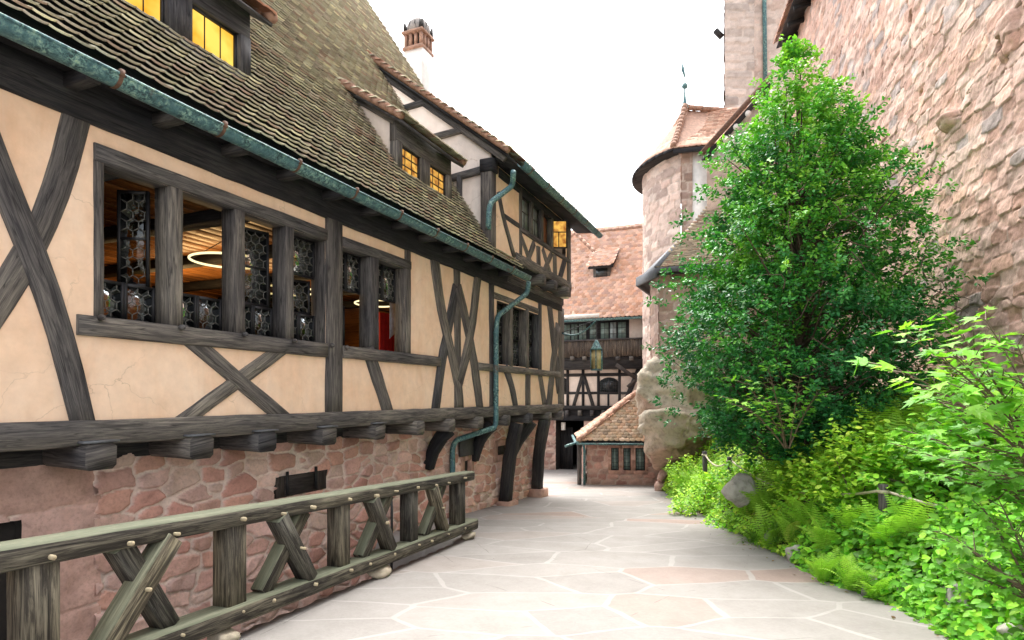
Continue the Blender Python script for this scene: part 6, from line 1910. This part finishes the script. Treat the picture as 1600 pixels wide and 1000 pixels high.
# ---- strap leaved clumps -------------------------------------------------------------
def clump(u, Y, n, L, label, seed):
    rg = np.random.default_rng(seed); X = (u - 800) / F * Y; z0 = float(zsoil(np.array(X), np.array(Y)))
    V = []; Fc = []; Cc = []
    for k in range(n):
        az = rg.uniform(0, 2 * math.pi); l = L * rg.uniform(.6, 1.1); el = R(rg.uniform(60, 88)); p = np.array([rg.normal(0, .08), rg.normal(0, .08), 0])
        d0 = np.array([math.cos(az), math.sin(az), 0]); sd = np.array([-math.sin(az), math.cos(az), 0]); m = 8; b = len(V)
        c = np.array([(.17, .36, .04), (.22, .42, .05), (.13, .3, .035)])[rg.integers(0, 3)] * rg.uniform(.85, 1.1)
        for j in range(m + 1):
            w = .011 * (1 - (j / m) ** 2) + .001
            V.append(p + sd * w); V.append(p - sd * w); Cc += [c, c]
            p = p + (d0 * math.cos(el) + np.array([0, 0, math.sin(el)])) * l / m; el -= R(rg.uniform(9, 17))
        for j in range(m): Fc.append([b + 2 * j, b + 2 * j + 1, b + 2 * j + 3, b + 2 * j + 2])
    o = npmesh('lily_clump', V, [len(f) for f in Fc], [q for f in Fc for q in f], M['fern'], None, col=np.array(Cc), smooth=True)
    o.location = (X, Y, z0); props(o, label, 'grassy plant', 'strap leaved clumps')
clump(1185, 9.3, 110, .62, 'arching clump of narrow strap leaves right beside the pale boulder', 1)
clump(1225, 8.6, 110, .6, 'arching clump of narrow strap leaves between the pale boulder and the small edging stone', 2)
clump(1150, 10.4, 60, .45, 'smaller grassy clump at the path edge below the pale boulder', 3)

# ---- rocks of the bed ------------------------------------------------------------------
PAL_GR = [(.2, .195, .18), (.3, .29, .26)]
PAL_PALE = [(.4, .38, .33), (.58, .55, .48)]
for i, (u, v, Y, dims, pal, lab) in enumerate((
    (1157, 768, 9.9, (.33, .24, .3), PAL_PALE, 'pale lichen covered boulder standing in the bed by the path'),
    (1243, 868, 7.9, (.16, .16, .2), PAL_PALE, 'small upright pale stone at the bed edge'),
    (1325, 897, 6.85, (.22, .15, .18), PAL_GR, 'dark edging stone, farthest of the row at the foot of the bank'),
    (1368, 918, 6.35, (.23, .17, .2), PAL_GR, 'dark edging stone next to the largest one'),
    (1446, 940, 5.95, (.36, .24, .22), PAL_GR, 'largest flat faced grey edging stone in the right foreground'),
    (1510, 955, 5.3, (.3, .22, .26), PAL_GR, 'shadowed edging stone under the leaves, nearest in the row'),
    (1592, 992, 4.6, (.2, .16, .12), PAL_PALE, 'light rounded stone in the lower right corner'),
    (1205, 838, 8.7, (.14, .12, .12), PAL_GR, 'low grey stone half hidden under the strap leaves'))):
    o = rockmesh(dims, 140 + i, pal, 4, .45, 'edging_stone', 'rock', None, 18)
    o.location = ((u - 800) / F * Y, Y, (620 - v) / F * Y); o.rotation_euler = (0, .7 if i == 0 else 0, i * .9)
    props(o, lab, 'stone', 'stones in the bed')

# ---- posts and ropes ---------------------------------------------------------------------
PO = [(1101, 705, 13.2, 'short wooden rope post farthest from the camera'), (1140, 714, 11.6, 'short wooden rope post beside the pale boulder'), (1380, 757, 6.9, 'round wooden rope post among the ferns, nearest the camera')]
tops = []
for u, v, Y, lab in PO:
    x, y, z = px3(u, v, Y); zb3 = float(zsoil(np.array(x), np.array(y))) - .1
    t = thing('rope_post', lab, 'post', (x, y, zb3), 0, 'rope posts in the bed')
    MB().tube([(0, 0, 0), (.01, 0, (z - zb3) * .5), (0, 0, z - zb3)], [.058, .055, .052], 10).build('post', M['fencepost'] if 'fencepost' in M else M['timber'], t, True)
    MB().lathe((0, 0, z - zb3 - .1), [(.055, 0), (.066, .012), (.066, .028), (.055, .04)], 12).build('rope_loop', M['rope'], t, True)
    tops.append(Vector((x, y, z - .08)))
def rope(a, b, sag, label):
    a, b = Vector(a), Vector(b)
    t = thing('rope', label, 'rope', a, 0, 'ropes of the bed')
    pts = [a.lerp(b, k / 24) - Vector((0, 0, sag * 4 * (k / 24) * (1 - k / 24))) - a for k in range(25)]
    MB().tube(pts, .016, 7).build('strand', M['rope'], t, True)
rope(tops[0] + Vector((0, -.05, 0)), tops[1] + Vector((0, .05, 0)), .16, 'short sagging rope between the two far posts')
rope(tops[1] + Vector((.03, -.05, 0)), tops[2] + Vector((-.04, .04, 0)), .26, 'long pale rope sagging through the ferns in the middle of the bed')
rope(tops[2] + Vector((.04, -.04, 0)), px3(1640, 818, 5.2), .05, 'pale rope running from the near post out of the picture on the right')

# fallen leaves and crumbs along the foot of the bank and the fence
rg = np.random.default_rng(77)
n = 150
Y = rg.uniform(4, 17, n); X = xe(Y) - np.abs(rg.normal(0, .22, n)) - .02
P = np.stack([X, Y, zpath(X, Y) + .012], -1)
o = leaf_mesh('fallen_leaves', P, rg.normal(0, .2, (n, 3)) + np.array([0, 0, 1.0]), rg.normal(0, 1, (n, 3)) * np.array([1, 1, .1]), .04, (OV_V, OV_F), [(.2, .13, .05), (.14, .08, .035), (.25, .22, .06), (.1, .07, .04)], M['leaf'], None, 5)
props(o, 'small dry fallen leaves scattered along the paving edges', 'fallen leaves', None, 'stuff')

# ================================================================== CAMERA, LIGHT, SKY
cam = bpy.data.cameras.new('camera'); co = bpy.data.objects.new('camera', cam); COL.objects.link(co)
co.location = (0, 0, 0); co.rotation_euler = (R(90), 0, 0)
cam.sensor_width = 36; cam.lens = F / 1600 * 36; cam.shift_y = 120 / 1600; cam.clip_end = 2000; cam.clip_start = .05
SC.camera = co
SUN_EL, SUN_AZ = R(62), R(4)          # azimuth measured from +Y towards +X
sd = Vector((math.cos(SUN_EL) * math.sin(SUN_AZ), math.cos(SUN_EL) * math.cos(SUN_AZ), math.sin(SUN_EL)))
sun = bpy.data.lights.new('sun', 'SUN'); sun.energy = SUN_E; sun.angle = R(40); sun.color = (1, .96, .9)
so_ = bpy.data.objects.new('sun', sun); so_.rotation_euler = (-sd).to_track_quat('-Z', 'Y').to_euler(); so_.location = (0, 0, 30); COL.objects.link(so_)
w = bpy.data.worlds.new('World'); SC.world = w; w.use_nodes = True
nt = w.node_tree; nt.nodes.clear()
sky = nt.nodes.new('ShaderNodeTexSky'); sky.sky_type = 'NISHITA'; sky.sun_disc = False
sky.sun_elevation = SUN_EL; sky.sun_rotation = SUN_AZ; sky.air_density = 1.0; sky.dust_density = 4.0
hs_n = nt.nodes.new('ShaderNodeHueSaturation'); hs_n.inputs['Saturation'].default_value = .22
nt.links.new(sky.outputs[0], hs_n.inputs['Color'])
bg = nt.nodes.new('ShaderNodeBackground'); bg.inputs[1].default_value = SKY_S
out = nt.nodes.new('ShaderNodeOutputWorld')
nt.links.new(hs_n.outputs[0], bg.inputs[0]); nt.links.new(bg.outputs[0], out.inputs[0])
vs = SC.view_settings; vs.view_transform = 'Standard'; vs.look = 'None'; vs.exposure = EXPO; vs.gamma = 1
SC.render.engine = 'CYCLES'
SC.cycles.max_bounces = 8; SC.cycles.transparent_max_bounces = 12
